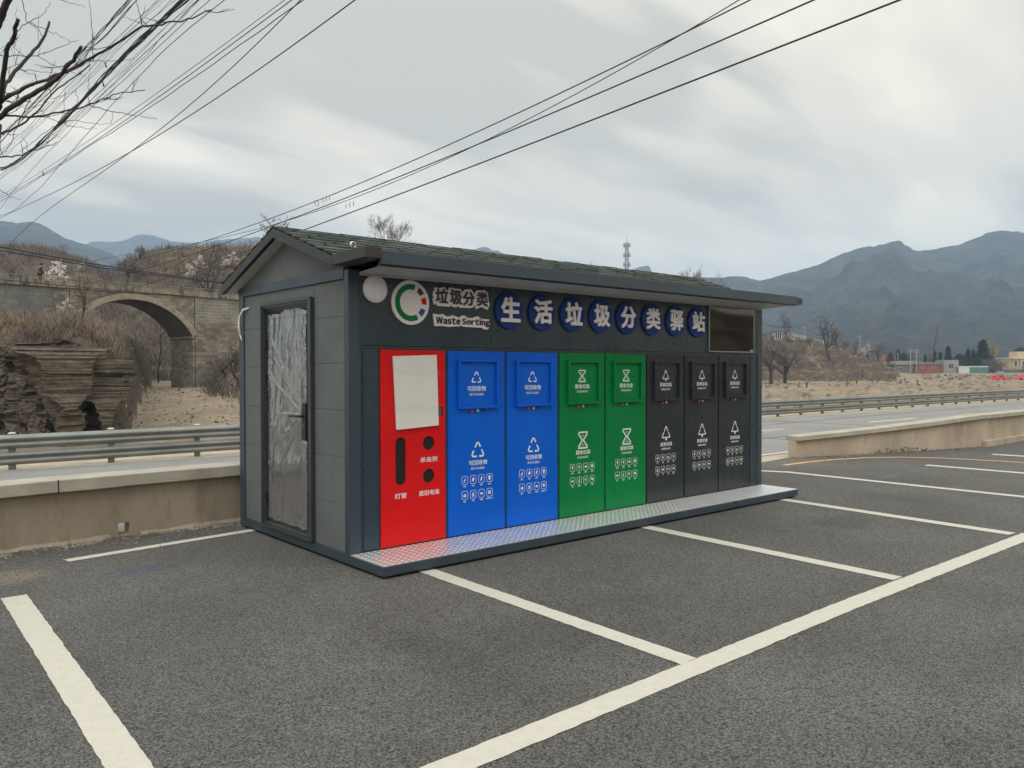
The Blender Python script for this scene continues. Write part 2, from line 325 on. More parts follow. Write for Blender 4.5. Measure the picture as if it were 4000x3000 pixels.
def curve_to_mb(cu):
    o = bpy.data.objects.new('tmp', cu); COL.objects.link(o)
    dg = bpy.context.evaluated_depsgraph_get(); dg.update()
    me = o.evaluated_get(dg).to_mesh(); mb = MB()
    mb.v = [tuple(v.co) for v in me.vertices]; mb.f = [tuple(p.vertices) for p in me.polygons]
    o.evaluated_get(dg).to_mesh_clear()
    bpy.data.objects.remove(o); bpy.data.curves.remove(cu)
    return mb
def text_front(mb, s, x0, x1, z0, z1, y, bold=.02, ext=0.001):
    """text fitted to a box of the front wall; front face at y-2*ext"""
    cu = bpy.data.curves.new('txt', 'FONT'); cu.body = s; cu.size = 1; cu.extrude = .1; cu.resolution_u = 3
    t = curve_to_mb(cu)
    xs = [v[0] for v in t.v]; ys = [v[1] for v in t.v]
    a, b, c, d = min(xs) - bold, max(xs) + bold, min(ys) - bold, max(ys) + bold
    for k, (ox, oz) in enumerate(((0, 0), (1, 0), (-1, 0), (0, 1), (0, -1), (.75, .75), (-.75, .75), (.75, -.75), (-.75, -.75)) if bold else ((0, 0),)):
        mb.add([(x0 + (v[0] + ox * bold - a) / (b - a) * (x1 - x0), y - ext - v[2] * 10 * ext - k * ext * .05, z0 + (v[1] + oz * bold - c) / (d - c) * (z1 - z0)) for v in t.v], t.f)
    return mb
def latin_front(mb, s, x0, x1, z0, z1, y, bold=.02, ext=.001, gap=.09):
    pen = 0; parts = []
    for ch in s:
        if ch == ' ': pen += .25; continue
        cu = bpy.data.curves.new('txt', 'FONT'); cu.body = chr(ord(ch) + 0xFEE0); cu.size = 1; cu.extrude = .1; cu.resolution_u = 3
        t = curve_to_mb(cu); a = min(v[0] for v in t.v); b = max(v[0] for v in t.v)
        t.v = [(v[0] - a + pen, v[1], v[2]) for v in t.v]; pen += b - a + gap; parts.append(t)
    allv = [v for t in parts for v in t.v]; a, b = -bold, max(v[0] for v in allv) + bold; c, d = min(v[1] for v in allv) - bold, max(v[1] for v in allv) + bold
    for k, (ox, oz) in enumerate(((0, 0), (1, 0), (-1, 0), (0, 1), (0, -1), (.7, .7), (-.7, .7), (.7, -.7), (-.7, -.7))):
        for t in parts: mb.add([(x0 + (v[0] + ox * bold - a) / (b - a) * (x1 - x0), y - ext - v[2] * 10 * ext - k * ext * .05, z0 + (v[1] + oz * bold - c) / (d - c) * (z1 - z0)) for v in t.v], t.f)
    return mb
def shape2d(loops, ext=.5):
    """filled 2-D shape with holes -> MB in its own XY, Z in [-ext, ext]"""
    cu = bpy.data.curves.new('shp', 'CURVE'); cu.dimensions = '2D'; cu.fill_mode = 'BOTH'; cu.extrude = ext
    for lp in loops:
        sp = cu.splines.new('POLY'); sp.points.add(len(lp) - 1); sp.use_cyclic_u = True
        for p, q in zip(sp.points, lp): p.co = (q[0], q[1], 0, 1)
    return curve_to_mb(cu)
def front_shape(loops, y0, y1):
    t = shape2d(loops, .5); m = MB()
    return m.add([(v[0], (y0 + y1) / 2 - v[2] * (y1 - y0), v[1]) for v in t.v], t.f)
def circ(cx, cz, r, n=32, a0=0, a1=2 * math.pi, rz=None):
    full = abs(a1 - a0) > 6.28
    k = n if full else n + 1
    return [(cx + r * math.cos(a0 + (a1 - a0) * i / n), cz + (rz or r) * math.sin(a0 + (a1 - a0) * i / n)) for i in range(k)]
def rrect(x0, x1, z0, z1, r, n=5):
    o = []
    for cx, cz, a in ((x1 - r, z1 - r, 0), (x0 + r, z1 - r, 90), (x0 + r, z0 + r, 180), (x1 - r, z0 + r, 270)):
        o += [(cx + r * math.cos(R(a + 90 * i / n)), cz + r * math.sin(R(a + 90 * i / n))) for i in range(n + 1)]
    return o
def stroke(pts, w):
    """thick polyline as a list of quads (x,z) with mitred joins"""
    P = [Vector(p) for p in pts]; L_, R_ = [], []
    for i, p in enumerate(P):
        d0 = (P[i] - P[i - 1]).normalized() if i else (P[1] - P[0]).normalized()
        d1 = (P[i + 1] - P[i]).normalized() if i < len(P) - 1 else d0
        n0 = Vector((-d0.y, d0.x)); n1 = Vector((-d1.y, d1.x)); m = (n0 + n1).normalized(); k = w / 2 / max(.4, m.dot(n0))
        L_.append(p + m * k); R_.append(p - m * k)
    return [(tuple(v) for v in q) for q in []] or [tuple(v) for v in L_ + R_[::-1]]
def smoothstep(a, b, x):
    t = max(0, min(1, (x - a) / (b - a))); return t * t * (3 - 2 * t)
def lerp_table(tab, x):
    if x <= tab[0][0]: return tab[0][1]
    for (a, b), (c, d) in zip(tab, tab[1:]):
        if x <= c: return b + (d - b) * (x - a) / (c - a)
    return tab[-1][1]
def ray(px, py): return fw + rt * ((px - 2000) / F_PX) - up * ((py - 1500) / F_PX)
def at(px, py, depth): return CAM + ray(px, py) * depth
def zof(py, Z): return 1.6 + (1434 - py) / F_PX * Z
def gxy(px, Z):                       # world x,y at picture column px and depth Z
    p = CAM + FH * Z + RH * ((px - 2000) / F_PX * Z); return p.x, p.y
def fbm(x, y, z=0., o=4): return mnoise.fractal(Vector((x, y, z)), 1.0, 2.0, o)

# ------------------------------------------------------------------ flat ground: lot, road, shoulder, markings
def sheet(name, poly, z, m, kind='structure'):
    mb = MB().add([(x, y, z) for x, y in poly], [tuple(range(len(poly)))])
    return tag(mb.build(name, m), kind=kind)
def ywall(x): return 2.56 + .045 * x
def yroad(x): return 9.17 - .034 * x if x < 25 else 8.32 - .02 * (x - 25)
xs = list(range(-70, 141, 5))
sheet('road_shoulder', [(-70, -1)] + [(140, -1)] + [(x, yroad(x) + 1.6) for x in reversed(xs)], -.012, SANDP)
sheet('road', [(-70, ywall(-70) if False else 2.3)] + [(9.2, 2.42), (60, 2.0), (140, 1.2)] + [(x, yroad(x)) for x in reversed(xs)], -.006, ROAD)
sheet('parking_lot', [(-60, -40), (70, -40), (70, 1.0), (20, 1.0), (15.2, .75), (11.6, 1.5), (10.2, 1.95), (9.0, 1.84), (6.8, 2.05), (5.0, 2.65), (0, 2.62), (-60, 2.4)], 0, LOT)
def band(pts, w, z, jag=.0035, step=.05):
    """painted band along a polyline, edges slightly ragged"""
    P = [Vector(p) for p in pts]; Q = []
    for a, b in zip(P, P[1:]):
        n = max(1, int((b - a).length / step)); Q += [a.lerp(b, i / n) for i in range(n)]
    Q.append(P[-1]); mb = MB(); vs = []
    for i, p in enumerate(Q):
        d = (Q[min(i + 1, len(Q) - 1)] - Q[max(i - 1, 0)]).normalized(); n = Vector((-d.y, d.x))
        k1, k2 = random.uniform(-jag, jag), random.uniform(-jag, jag)
        vs += [(*(p + n * (w / 2 + k1)), z), (*(p - n * (w / 2 + k2)), z)]
    return mb.add(vs, [(2 * i, 2 * i + 1, 2 * i + 3, 2 * i + 2) for i in range(len(Q) - 1)])
random.seed(4)
def marking(name, pts, w, m, label, z=.004): return tag(band(pts, w, z).build(name, m), label, kind='structure')
marking('parking_line', [(-1.22, -3.155), (0, -3.15), (2, -3.14), (5.62, -3.185)], .15, PAINT, None)
marking('parking_line', [(-6.5, -3.2), (-1.22, -3.155)], .15, PAINT, None)
marking('parking_line', [(.42, -.2), (.375, -3.075)], .14, PAINT, None)
marking('parking_line', [(3.11, -.2), (2.995, -3.06)], .15, PAINT, None)
marking('parking_line', [(5.72, -.2), (5.51, -3.06)], .16, PAINT, None)
marking('parking_line', [(7.95, 1.2), (8.13, .85), (8.15, -2.35), (8.15, -6)], .15, PAINT, None)
marking('parking_line', [(10.69, -.19), (10.74, -1.6), (10.8, -5)], .17, PAINT, None)
marking('parking_line', [(13.38, -.30), (13.44, -.81), (13.7, -4)], .2, PAINT, None)
marking('parking_line', [(-2.21, .82), (-2.28, -2.32), (-2.31, -3.08)], .155, PAINT, None)
marking('parking_line', [(-1.69, 1.765), (.8, 2.07)], .11, PAINT, None)
marking('parking_line', [(-2.75, 1.06), (-2.5, 1.07), (-2.27, 1.03)], .2, PAINT, None, .004)
marking('orange_line', [(8.9, 1.36), (9.6, 1.33), (10.3, 1.22), (11, 1.0), (11.6, .62), (12, .05), (12.25, -.8), (12.4, -2.5)], .1, PAINT_O, None)
marking('road_edge_line', [(-30, 2.75), (9.5, 2.5), (30, 2.35), (80, 2.0)], .13, PAINT, None, -.002)
marking('lane_line', [(11.8, 5.82), (16.3, 5.72)], .13, PAINT, None, -.002)
marking('lane_line', [(20.8, 5.5), (23.7, 5.38)], .15, PAINT_Y, None, -.002)
TAR = mat('tar_seam', (.09, .09, .088), .7)
for P_, w_s in (([(8, 4.3), (14, 4.45), (22, 4.2), (40, 4.3)], .05), ([(10, 7.05), (17, 6.9), (26, 7.1), (45, 6.7)], .07), ([(-8, 7.2), (0, 7.05), (4, 7.15)], .05), ([(13.2, 3.1), (13.5, 4.4), (13.3, 6.2), (13.6, 8)], .04), ([(19, 3), (19.4, 5), (19.2, 7.9)], .05)):
    marking('tar_seam', P_, w_s, TAR, None, -.0025)
marking('lane_line', [(2.5, 5.95), (6.5, 5.9)], .13, PAINT, None, -.002)

# ------------------------------------------------------------------ terrain beyond the guardrail
HILL_L = [(-3000, 930), (0, 962), (150, 968), (250, 988), (330, 1012), (440, 1078), (500, 1012), (600, 974), (750, 958), (930, 948), (1200, 955), (1500, 1015), (2000, 1160), (2500, 1290), (2700, 1434)]
HILL_R = [(1900, 1434), (2500, 1300), (2975, 1290), (3200, 1326), (3300, 1358), (3400, 1396), (3480, 1440), (3560, 1471), (6000, 1471)]
def terrain(tx, Z):
    """(height, veg) at column tx (= X/Z in camera space) and depth Z"""
    px = 2000 + tx * F_PX
    p = CAM + FH * Z + RH * (tx * Z)
    y0 = yroad(p.x) + 1.0
    left = smoothstep(1900, 900, px)
    # valley floor
    zl = -.9 + 1.0 * smoothstep(38, 64, Z) + .5 * smoothstep(64, 80, Z)
    mound = math.exp(-((px - 860) / 190) ** 2 - ((Z - 47) / 10) ** 2) * .55
    zr = -2.5 + 1.6 * smoothstep(95, 119, Z) + .35 * smoothstep(119, 150, Z) + 1.0 * smoothstep(170, 245, Z)
    z = (zl + mound) * left + zr * (1 - left)
    d = p.y - y0
    z = z * smoothstep(0.0, 6.0, d) - .03 * (1 - smoothstep(0, 6, d))
    veg = .22 * smoothstep(50, 64, Z) * left
    # bank above the rock face
    edge = 470 + 70 * (Z - 34) / 30 if Z > 34 else 455
    bank = smoothstep(edge + 45, edge - 45, px) * smoothstep(28.4, 29.2, Z)
    zb = 1.65 + 1.65 * smoothstep(28.2, 31.6, Z) ** .8 * (1 - .35 * smoothstep(300, 440, px)) + 1.9 * smoothstep(31, 56, Z) + .45 * fbm(p.x * .35, p.y * .35) + .16 * fbm(p.x * 1.3, p.y * 1.3)
    if bank > 0: z = z + (max(z, zb) - z) * bank; veg = max(veg, min(1, bank * 5 + .2))
    sb = smoothstep(800, 945, px) * smoothstep(46, 58, Z) * (1 - smoothstep(70, 78, Z)) * left
    z += 2.6 * sb; veg = max(veg, sb * 1.2)
    # hillside behind the bridge
    t = smoothstep(74, 113, Z) * smoothstep(2700, 1900, px)
    zh = zof(lerp_table(HILL_L, px), 113)
    if zh > 0 and t > 0:
        tt = t * zh + 1.6 * fbm(p.x * .06, p.y * .06) * t * (1 - t) * 3
        if px > 540:                      # terraces
            q = 2.0; st = math.floor(tt / q) * q + q * smoothstep(.7, 1, tt / q - math.floor(tt / q)); tt = tt * .2 + st * .8
        z = max(z, tt); veg = max(veg, smoothstep(.05, .2, t))
    # terraced hill on the right bank
    t = smoothstep(146, 196, Z + 7 * fbm(p.x * .04, p.y * .04)) * smoothstep(1950, 2500, px)
    zh = zof(lerp_table(HILL_R, px), 192)
    if t > 0:
        tt = max(0, zh + .7) * t
        q = 1.7; fr = tt / q + .35 * fbm(p.x * .05, p.y * .05, 3); st = (math.floor(fr) + smoothstep(.72, 1, fr - math.floor(fr)) - .35 * fbm(p.x * .05, p.y * .05, 3)) * q
        z += (tt * .12 + st * .88); veg = max(veg, smoothstep(.04, .12, t) * smoothstep(3560, 3420, px))
        if px > 3480: veg = max(veg, .38 * smoothstep(150, 200, Z))
    n = fbm(p.x * .35, p.y * .35, 7) * .09 + fbm(p.x * .11, p.y * .11, 2) * .16 * smoothstep(20, 60, Z)
    if Z > 88 and px > 1900: n += (abs(fbm(p.x * .16, p.y * .3, 9)) * .8 + .3 * fbm(p.x * .5, p.y * .5, 4)) * smoothstep(90, 100, Z) * smoothstep(125, 115, Z)
    z += n * smoothstep(0, 5, d)
    return z, min(1, veg)
def ground_pt(px, Z):
    tx = (px - 2000) / F_PX; x, y = gxy(px, Z); return Vector((x, y, terrain(tx, Z)[0]))
def build_ground():
    NX = 380; tx0, tx1 = -1.35, .98
    zs = [0, .5, 1, 1.6, 2.3, 3.2, 4.5]
    rows = []
    Zl = [25.5]
    while Zl[-1] < 300: Zl.append(Zl[-1] + max(.45, Zl[-1] * .0085 if Zl[-1] < 200 else Zl[-1] * .03))
    Zl += [340, 400, 500, 650, 900]
    vs, veg = [], []
    for i in range(NX + 1):
        tx = tx0 + (tx1 - tx0) * i / NX
        # depth at which this column meets the line just behind the guardrail
        Zs = 20.
        for _ in range(6):
            x = CAM.x + (FH.x + RH.x * tx) * Zs; Zs = (yroad(x) + .9 - CAM.y) / (FH.y + RH.y * tx)
        start = max(Zs, 1)
        col = [start + k for k in zs]
        span = [start + 5 + (z - 25.5) * (900 - start - 5) / (900 - 25.5) if start + 5 > 25.5 else z for z in Zl]
        for Z in col + span:
            h, v = terrain(tx, Z)
            p = CAM + FH * Z + RH * (tx * Z); vs.append((p.x, p.y, h)); veg.append(v)
    nr = len(zs) + len(Zl)
    fs = [(i * nr + j, (i + 1) * nr + j, (i + 1) * nr + j + 1, i * nr + j + 1) for i in range(NX) for j in range(nr - 1)]
    mb = MB(); mb.v = vs; mb.f = fs
    o = mb.build('ground', GROUND, smooth=True); tag(o, kind='structure')
    at_ = o.data.attributes.new('veg', 'FLOAT', 'POINT'); at_.data.foreach_set('value', veg)
build_ground()
# far plain under everything so that no edge of the world shows
sheet('ground', [(-1650, -112), (3250, -112), (3250, 3250), (-1650, 3250)], -4.2, SANDP)

def mountain(name, tab, Z0, Z1, seed, rough=.07, crest=.006, px0=None, px1=None, NX=170, NV=44):
    px0 = px0 if px0 is not None else tab[0][0]; px1 = px1 if px1 is not None else tab[-1][0]
    mb = MB(); vs = []
    for i in range(NX + 1):
        px = px0 + (px1 - px0) * i / NX; tx = (px - 2000) / F_PX
        zc = zof(lerp_table(tab, px), Z1)
        for j in range(NV + 1):
            v = j / NV * 1.25
            if v <= 1: Z = Z0 + (Z1 - Z0) * v; h = zc * (v ** 1.15)
            else: Z = Z1 + (Z1 - Z0) * (v - 1) * 1.5; h = zc * (1 - (v - 1) * 2.2)
            x, y = gxy(px, Z)
            k = 3.2 / Z1
            sp = abs(mnoise.noise(Vector((x * k * 2.2 + seed, y * k * 2.2, 0)))) * 1.6 - .55
            sp2 = abs(mnoise.noise(Vector((x * k * 7 + seed, y * k * 7, 2)))) - .3
            n = sp * rough * 1.3 + sp2 * rough * .8 + fbm(x * k * 12, y * k * 12, seed, 5) * rough * .35
            env = max(0, v * (1.03 - v)) * 4 if v <= 1 else .3
            h = h + n * max(zc, 40) * min(1, env)
            if .93 < v < 1.05: h += zc * crest * fbm(px * .05, seed, 1, 4)
            vs.append((x, y, max(h, -4)))
    nr = NV + 1
    mb.v = vs; mb.f = [(i * nr + j, (i + 1) * nr + j, (i + 1) * nr + j + 1, i * nr + j + 1) for i in range(NX) for j in range(NV)]
    return tag(mb.build(name, MTN, smooth=True), kind='structure')
def z5(x, y): return (2800 + x * .6329, 850 + y * .6329)
mountain('mountain', [(2300, 1110), (2560, 1085), (2720, 1072)] + [z5(*p) for p in [(0, 345), (80, 338), (160, 350), (265, 372), (330, 352), (400, 330), (520, 296), (640, 265), (720, 236), (800, 210), (900, 172), (1000, 145), (1085, 122), (1135, 120), (1146, 150), (1180, 163), (1195, 178), (1202, 190), (1240, 192), (1300, 185), (1400, 165), (1520, 135), (1640, 95), (1690, 83), (1740, 80), (1896, 95)]] + [(4300, 915), (5200, 1050)], 520, 1500, 3, .20, NX=330, NV=110)
mountain('mountain', [(-1800, 760), (-500, 800), (-200, 835), (0, 847), (60, 852), (130, 850), (160, 858), (195, 877), (260, 915), (330, 935), (420, 968), (455, 985), (480, 1000), (520, 1040), (560, 1075), (640, 1130), (760, 1180)], 500, 1500, 11, .10, NX=170, NV=70)
mountain('mountain', [(100, 1000), (250, 950), (340, 940), (365, 929), (440, 932), (490, 926), (540, 905), (570, 902), (610, 908), (680, 930), (780, 937), (850, 925), (1000, 915), (1060, 920), (1200, 925), (1300, 918), (1380, 917), (1470, 920), (1510, 945), (1600, 985), (1700, 1030), (1900, 1100)], 1300, 2500, 23, .05, crest=.004, NX=110, NV=30)
mountain('mountain', [(1650, 1040), (1760, 1000), (1835, 970), (1868, 957), (1890, 951), (1905, 953), (1925, 966), (1945, 965), (1960, 976), (1985, 990), (2010, 998), (2040, 990), (2055, 993), (2065, 1015), (2150, 1050), (2380, 1070), (2430, 1050), (2460, 1042), (2500, 1030), (2535, 1026), (2545, 1050), (2560, 1066), (2700, 1110)], 1200, 2300, 31, .05, crest=.002, NX=120, NV=30)
# the slope on the near side of the valley, behind the photographer: it shows in the dark screen
def back_hill():
    mb = MB(); NX, NY = 60, 24; vs = []
    for i in range(NX + 1):
        for j in range(NY + 1):
            x = -75 + 170 * i / NX; y = -30 - j * 2.6; t = j / NY
            h = 20 * t ** .85 + .9 * fbm(x * .12, y * .12, 5); q = 3.2
            h = h * .35 + .65 * q * (math.floor(h / q) + smoothstep(.5, 1, h / q - math.floor(h / q)))
            vs.append((x, y, h - .4))
    mb.v = vs; nr = NY + 1
    mb.f = [(i * nr + j, i * nr + j + 1, (i + 1) * nr + j + 1, (i + 1) * nr + j) for i in range(NX) for j in range(NY)]
    o = mb.build('hillside', GROUND, smooth=True); tag(o, kind='structure')
    a = o.data.attributes.new('veg', 'FLOAT', 'POINT'); a.data.foreach_set('value', [(.1 if (v[2] * .5 + .25 * fbm(v[0] * .05, v[1] * .05)) % 1 < .28 else .9) for v in vs])
back_hill()


# ------------------------------------------------------------------ the waste sorting station
LX, WY, HT, PD, ZB = 6.033, 2.267, 2.40, .516, .100
random.seed(11)
st = thing('waste_sorting_station', 'dark grey waste sorting station with shingled roof and red, blue, green and charcoal bin doors', 'waste station')
def part(name, mb, m, parent=st, **k): return mb.build(name, m, parent, **k)
# base frame and platform
b = MB().box(0, LX, 0, WY, .022, ZB); part('base_frame', b, SLATE, bevel=.004)
b = MB().box(0, LX, -PD, -.003, .022, ZB - .004); part('platform', b, SLATE, bevel=.004)
b = MB().box(.006, LX - .006, -PD + .006, -.006, ZB - .003, ZB + .002)
pl = part('tread_plate', b, PLATE)
b = MB(); k = 0
nx, ny = 190, 17
for i in range(nx):
    for j in range(ny):
        if (i + j) % 2: continue
        x = .03 + i * (LX - .06) / (nx - 1); y = -PD + .025 + j * (PD - .05) / (ny - 1)
        a = R(50 if j % 2 else -50) + random.uniform(-.05, .05); l, w, h = .015, .0038, .0022
        c, s = math.cos(a), math.sin(a); P = [(-l, 0), (0, -w), (l, 0), (0, w)]
        Q = [(x + p * c - q * s, y + p * s + q * c) for p, q in P]
        z = ZB + .002
        b.add([(*q, z) for q in Q] + [(x - l * .45 * c, y - l * .45 * s, z + h), (x + l * .45 * c, y + l * .45 * s, z + h)], [(0, 1, 5, 4), (1, 2, 5), (2, 3, 4, 5), (3, 0, 4)])
part('tread_pattern', b, PLATE, pl)
# inner core (dark)
part('inner_shell', MB().box(.085, LX - .05, .10, WY - .03, ZB, HT), CAVITY)
# corner posts, tie beams
for x0, x1, y0, y1 in ((0, .104, 0, .075), (LX - .10, LX, 0, .075), (0, .075, WY - .12, WY), (LX - .075, LX, WY - .12, WY)):
    part('corner_post', MB().box(x0, x1, y0, y1, ZB, HT + .02), SLATE, bevel=.004)
part('tie_beam', MB().box(-.004, .07, .0755, WY - .1205, 2.345, 2.435), SLATE, bevel=.003)
part('tie_beam', MB().box(LX - .07, LX + .004, .0755, WY - .1205, 2.345, 2.435), SLATE, bevel=.003)
# end wall cladding: courses of textured board with grooves (door wall and far end)
def courses(ranges, zc, x0, x1):
    m = MB()
    for (ya, yb), zs in zip(ranges, zc):
        zz = [ZB + .002] + zs + [2.343]
        for a, c in zip(zz, zz[1:]): m.box(x0, x1, ya, yb, a + .0013, c - .0013)
    return m
sR = [.49, .882, 1.27, 1.66, 2.044]; sL = [.486, .868, 1.246, 1.636, 2.01]
part('cladding', courses([(.078, .62)], [sR], .014, .05), STUCCO, bevel=.0012)
part('cladding', courses([(1.682, WY - .123)], [sL], .014, .05), STUCCO, bevel=.0012)
part('cladding', MB().box(.012, .05, .62, 1.735, 2.235, 2.343), STUCCO)
part('cladding', courses([(.078, WY - .123)], [sR], LX - .05, LX - .014), STUCCO)
part('cladding', MB().box(.05, LX - .05, WY - .03, WY - .004, ZB, HT), STUCCO)
# gable triangles
def rz(y): return 2.885 - .335 * abs(y - 1.134)
for xa, xb in ((.012, .05), (LX - .05, LX - .012)):
    poly = [(.09, 2.436), (WY - .09, 2.436), (1.134 + .0, rz(1.134) - .10)]
    part('gable', MB().prism([(.03, 2.436), (WY - .03, 2.436), (WY - .03, rz(WY - .03) - .08), (1.134, rz(1.134) - .08), (.03, rz(.03) - .08)], lambda y, z: (xa, y, z), lambda y, z: (xb, y, z)), STUCCO)
# roof deck and shingles
XA, XB = -.118, 6.165
deck = MB()
for (ya, yb) in ((-.03, 1.134), (1.134, 2.395)):
    q = [(ya, rz(ya) - .012), (yb, rz(yb) - .012), (yb, rz(yb) - .05), (ya, rz(ya) - .05)]
    deck.prism(q, lambda y, z: (XA + .012, y, z), lambda y, z: (XB - .012, y, z))
roof = part('roof', deck, RAKE)
sh = MB()
def shingles(front):
    rows = 8; y0 = -.035 if front else 2.41; y1 = 1.134
    for r in range(rows + 1):
        ta, tb = r / rows, (r + 1.32) / rows
        ya = y0 + (y1 - y0) * ta; yb = y0 + (y1 - y0) * min(1, tb)
        n = 19; w = (XB - XA + .03) / n; off = (r % 2) * w / 2
        for i in range(-1, n + 1):
            xa = XA - .015 + i * w + off + .0012; xb = xa + w - .0024
            if xb < XA - .01 or xa > XB + .01: continue
            xa0, xb0 = max(xa, XA - .015), min(xb, XB + .015)
            if xb0 - xa0 < .03: continue
            lift = .020 + random.uniform(0, .008); cut = w * .13
            yk = ya + (yb - ya) * .26
            za, zk, zb = rz(ya) + lift, rz(yk) + lift * .9, rz(yb) + .003
            c0, c1 = (cut if xa >= XA - .015 else 0), (cut if xb <= XB + .015 else 0)
            j = random.uniform(-.006, .006)
            if ya > y1 - .02 and front: continue
            top = [(xa0 + c0, ya + j, za), (xb0 - c1, ya + j, za), (xb0, yk, zk), (xb0, yb, zb), (xa0, yb, zb), (xa0, yk, zk)]
            bot = [(x, y, z - .016) for x, y, z in top[:3]] + [(top[5][0], top[5][1], top[5][2] - .016)]
            f = [(0, 1, 2, 3, 4, 5), (0, 6, 7, 1), (1, 7, 8, 2), (5, 9, 6, 0)]
            if not front: f = [tuple(reversed(q)) for q in f]
            sh.add(top + bot, f)
shingles(True); shingles(False)
n = 27
for i in range(n):      # ridge caps
    xa = XA - .015 + i * (XB - XA + .03) / n; xb = xa + (XB - XA + .03) / n * 1.15; h = .012 + .004 * (i % 2)
    xb = min(xb, XB + .015)
    sh.add([(xa, 1.134 - .13, rz(1.0) + h - .004), (xb, 1.134 - .13, rz(1.0) + h - .012), (xa, 1.134, rz(1.134) + h + .004), (xb, 1.134, rz(1.134) + h - .004), (xa, 1.264, rz(1.264) + h - .004), (xb, 1.264, rz(1.264) + h - .012)],
           [(0, 1, 3, 2), (2, 3, 5, 4)])
part('shingle_tiles', sh, SHING, roof)
# rake boards along the gable ends
def rake(xa, xb):
    m = MB()
    for (ya, yb) in ((.035, 1.134), (1.134, 2.40)):
        m.prism([(ya, rz(ya) + .002), (yb, rz(yb) + .002), (yb, rz(yb) - .088), (ya, rz(ya) - .080)], lambda y, z: (xa, y, z), lambda y, z: (xb, y, z))
    return m
part('rake_board', rake(XA - .012, XA + .012), RAKE, bevel=.002); part('rake_board', rake(XB - .012, XB + .012), RAKE, bevel=.002)
def rsoff(xa, xb):
    m = MB()
    for (ya, yb) in ((.06, 1.134), (1.134, 2.385)):
        m.prism([(ya, rz(ya) - .078), (yb, rz(yb) - .078), (yb, rz(yb) - .088), (ya, rz(ya) - .088)], lambda y, z: (xa, y, z), lambda y, z: (xb, y, z))
    return m
part('rake_soffit', rsoff(XA + .03, .012), SOFFIT); part('rake_soffit', rsoff(LX - .012, XB - .03), SOFFIT)
part('eave_board', MB().box(XA, XB, 2.40, 2.42, 2.385, 2.475), RAKE, bevel=.002)
part('soffit', MB().box(0.0, LX, WY + .002, 2.40, 2.383, 2.393), SOFFIT)
# canopy over the bin doors
part('canopy_end', MB().prism([(.034, 2.520), (-.490, 2.535), (-.490, 2.452), (.034, 2.438)], lambda y, z: (XA - .011, y, z), lambda y, z: (.02, y, z)), RAKE, bevel=.003)
part('canopy_end', MB().prism([(.034, 2.515), (-.465, 2.505), (-.465, 2.428), (.034, 2.435)], lambda y, z: (6.10, y, z), lambda y, z: (XB + .04, y, z)), RAKE, bevel=.003)
part('fascia', MB().box(.0205, 6.0995, -.468, -.44, 2.412, 2.520), SLATE, bevel=.004)
part('canopy_top', MB().prism([(.03, 2.51), (-.44, 2.505), (-.44, 2.49), (.03, 2.49)], lambda y, z: (.022, y, z), lambda y, z: (6.098, y, z)), RAKE)
part('gutter_lip', MB().box(.03, 6.09, -.438, -.405, 2.404, 2.425), SLATE2)
part('soffit', MB().prism([(-.002, 2.390), (-.404, 2.415), (-.404, 2.425), (-.002, 2.400)], lambda y, z: (.10, y, z), lambda y, z: (6.085, y, z)), SOFFIT)
part('soffit_trim', MB().box(.10, LX - .02, -.016, -.002, 2.374, 2.389), SOFFIT)
# ring for lifting the roof
ringpts = [(.30 + .030 * math.cos(t * math.pi / 8), .455 + .015 * math.cos(t * math.pi / 8), 2.690 + .030 * math.sin(t * math.pi / 8)) for t in range(-4, 13)]
part('lifting_ring', MB().tube(ringpts, .009, 8), STEEL, smooth=True)
# sign band
for xa, xb in ((.1055, 1.48), (1.482, 3.09), (3.092, 4.45), (4.452, LX - .1015)):
    part('sign_band', MB().box(xa, xb, .002, .06, 1.806, 2.398), SLATE2, bevel=.0015)
part('door_header', MB().box(.1055, LX - .1015, .006, .06, 1.779, 1.803), SLATE2)
part('door_surround', MB().box(.1055, LX - .1015, .012, .06, ZB, 1.778), SLATE)
for xa, xb in ((.131, .273), (5.762, 5.882)):
    part('narrow_door', MB().box(xa, xb, -.002, .012, .118, 1.772), SLATE2, bevel=.002)
# bulkhead lamp
lp = part('wall_lamp', MB().front(circ(.244, 2.27, .113, 48), -.02, .002), PINKW, smooth=False, bevel=.004)
dm = MB(); rings = 8
for i in range(rings + 1):
    t = i / rings * math.pi / 2; rr = .106 * math.cos(t); yy = -.02 - .035 * math.sin(t)
    dm.v += [(.244 + rr * math.cos(2 * math.pi * k / 40), yy, 2.27 + rr * math.sin(2 * math.pi * k / 40)) for k in range(40)]
dm.f = [(i * 40 + k, i * 40 + (k + 1) % 40, (i + 1) * 40 + (k + 1) % 40, (i + 1) * 40 + k) for i in range(rings) for k in range(40)]
part('lamp_cover', dm, PINKW, lp, smooth=True)
# round logo
lg = part('round_emblem', MB().front(circ(.589, 2.177, .190, 64), -.016, .002), PINKW, bevel=.002)
def arcseg(a0, a1, r0, r1, n=24): return circ(.589, 2.177, r1, n, R(a0), R(a1)) + circ(.589, 2.177, r0, n, R(a0), R(a1))[::-1]
for nm, a0, a1, m_, n_ in (('green_arc', 73, 298, GREEN, 40), ('black_segment', 33, 57, INK, 6), ('red_segment', -4, 20, RED, 6), ('blue_segment', -47, -22, mat('emblem_blue', (.02, .06, .28), .3), 6)):
    part(nm, MB().front(arcseg(a0, a1, .112, .158, n_), -.020, -.016), m_, lg)
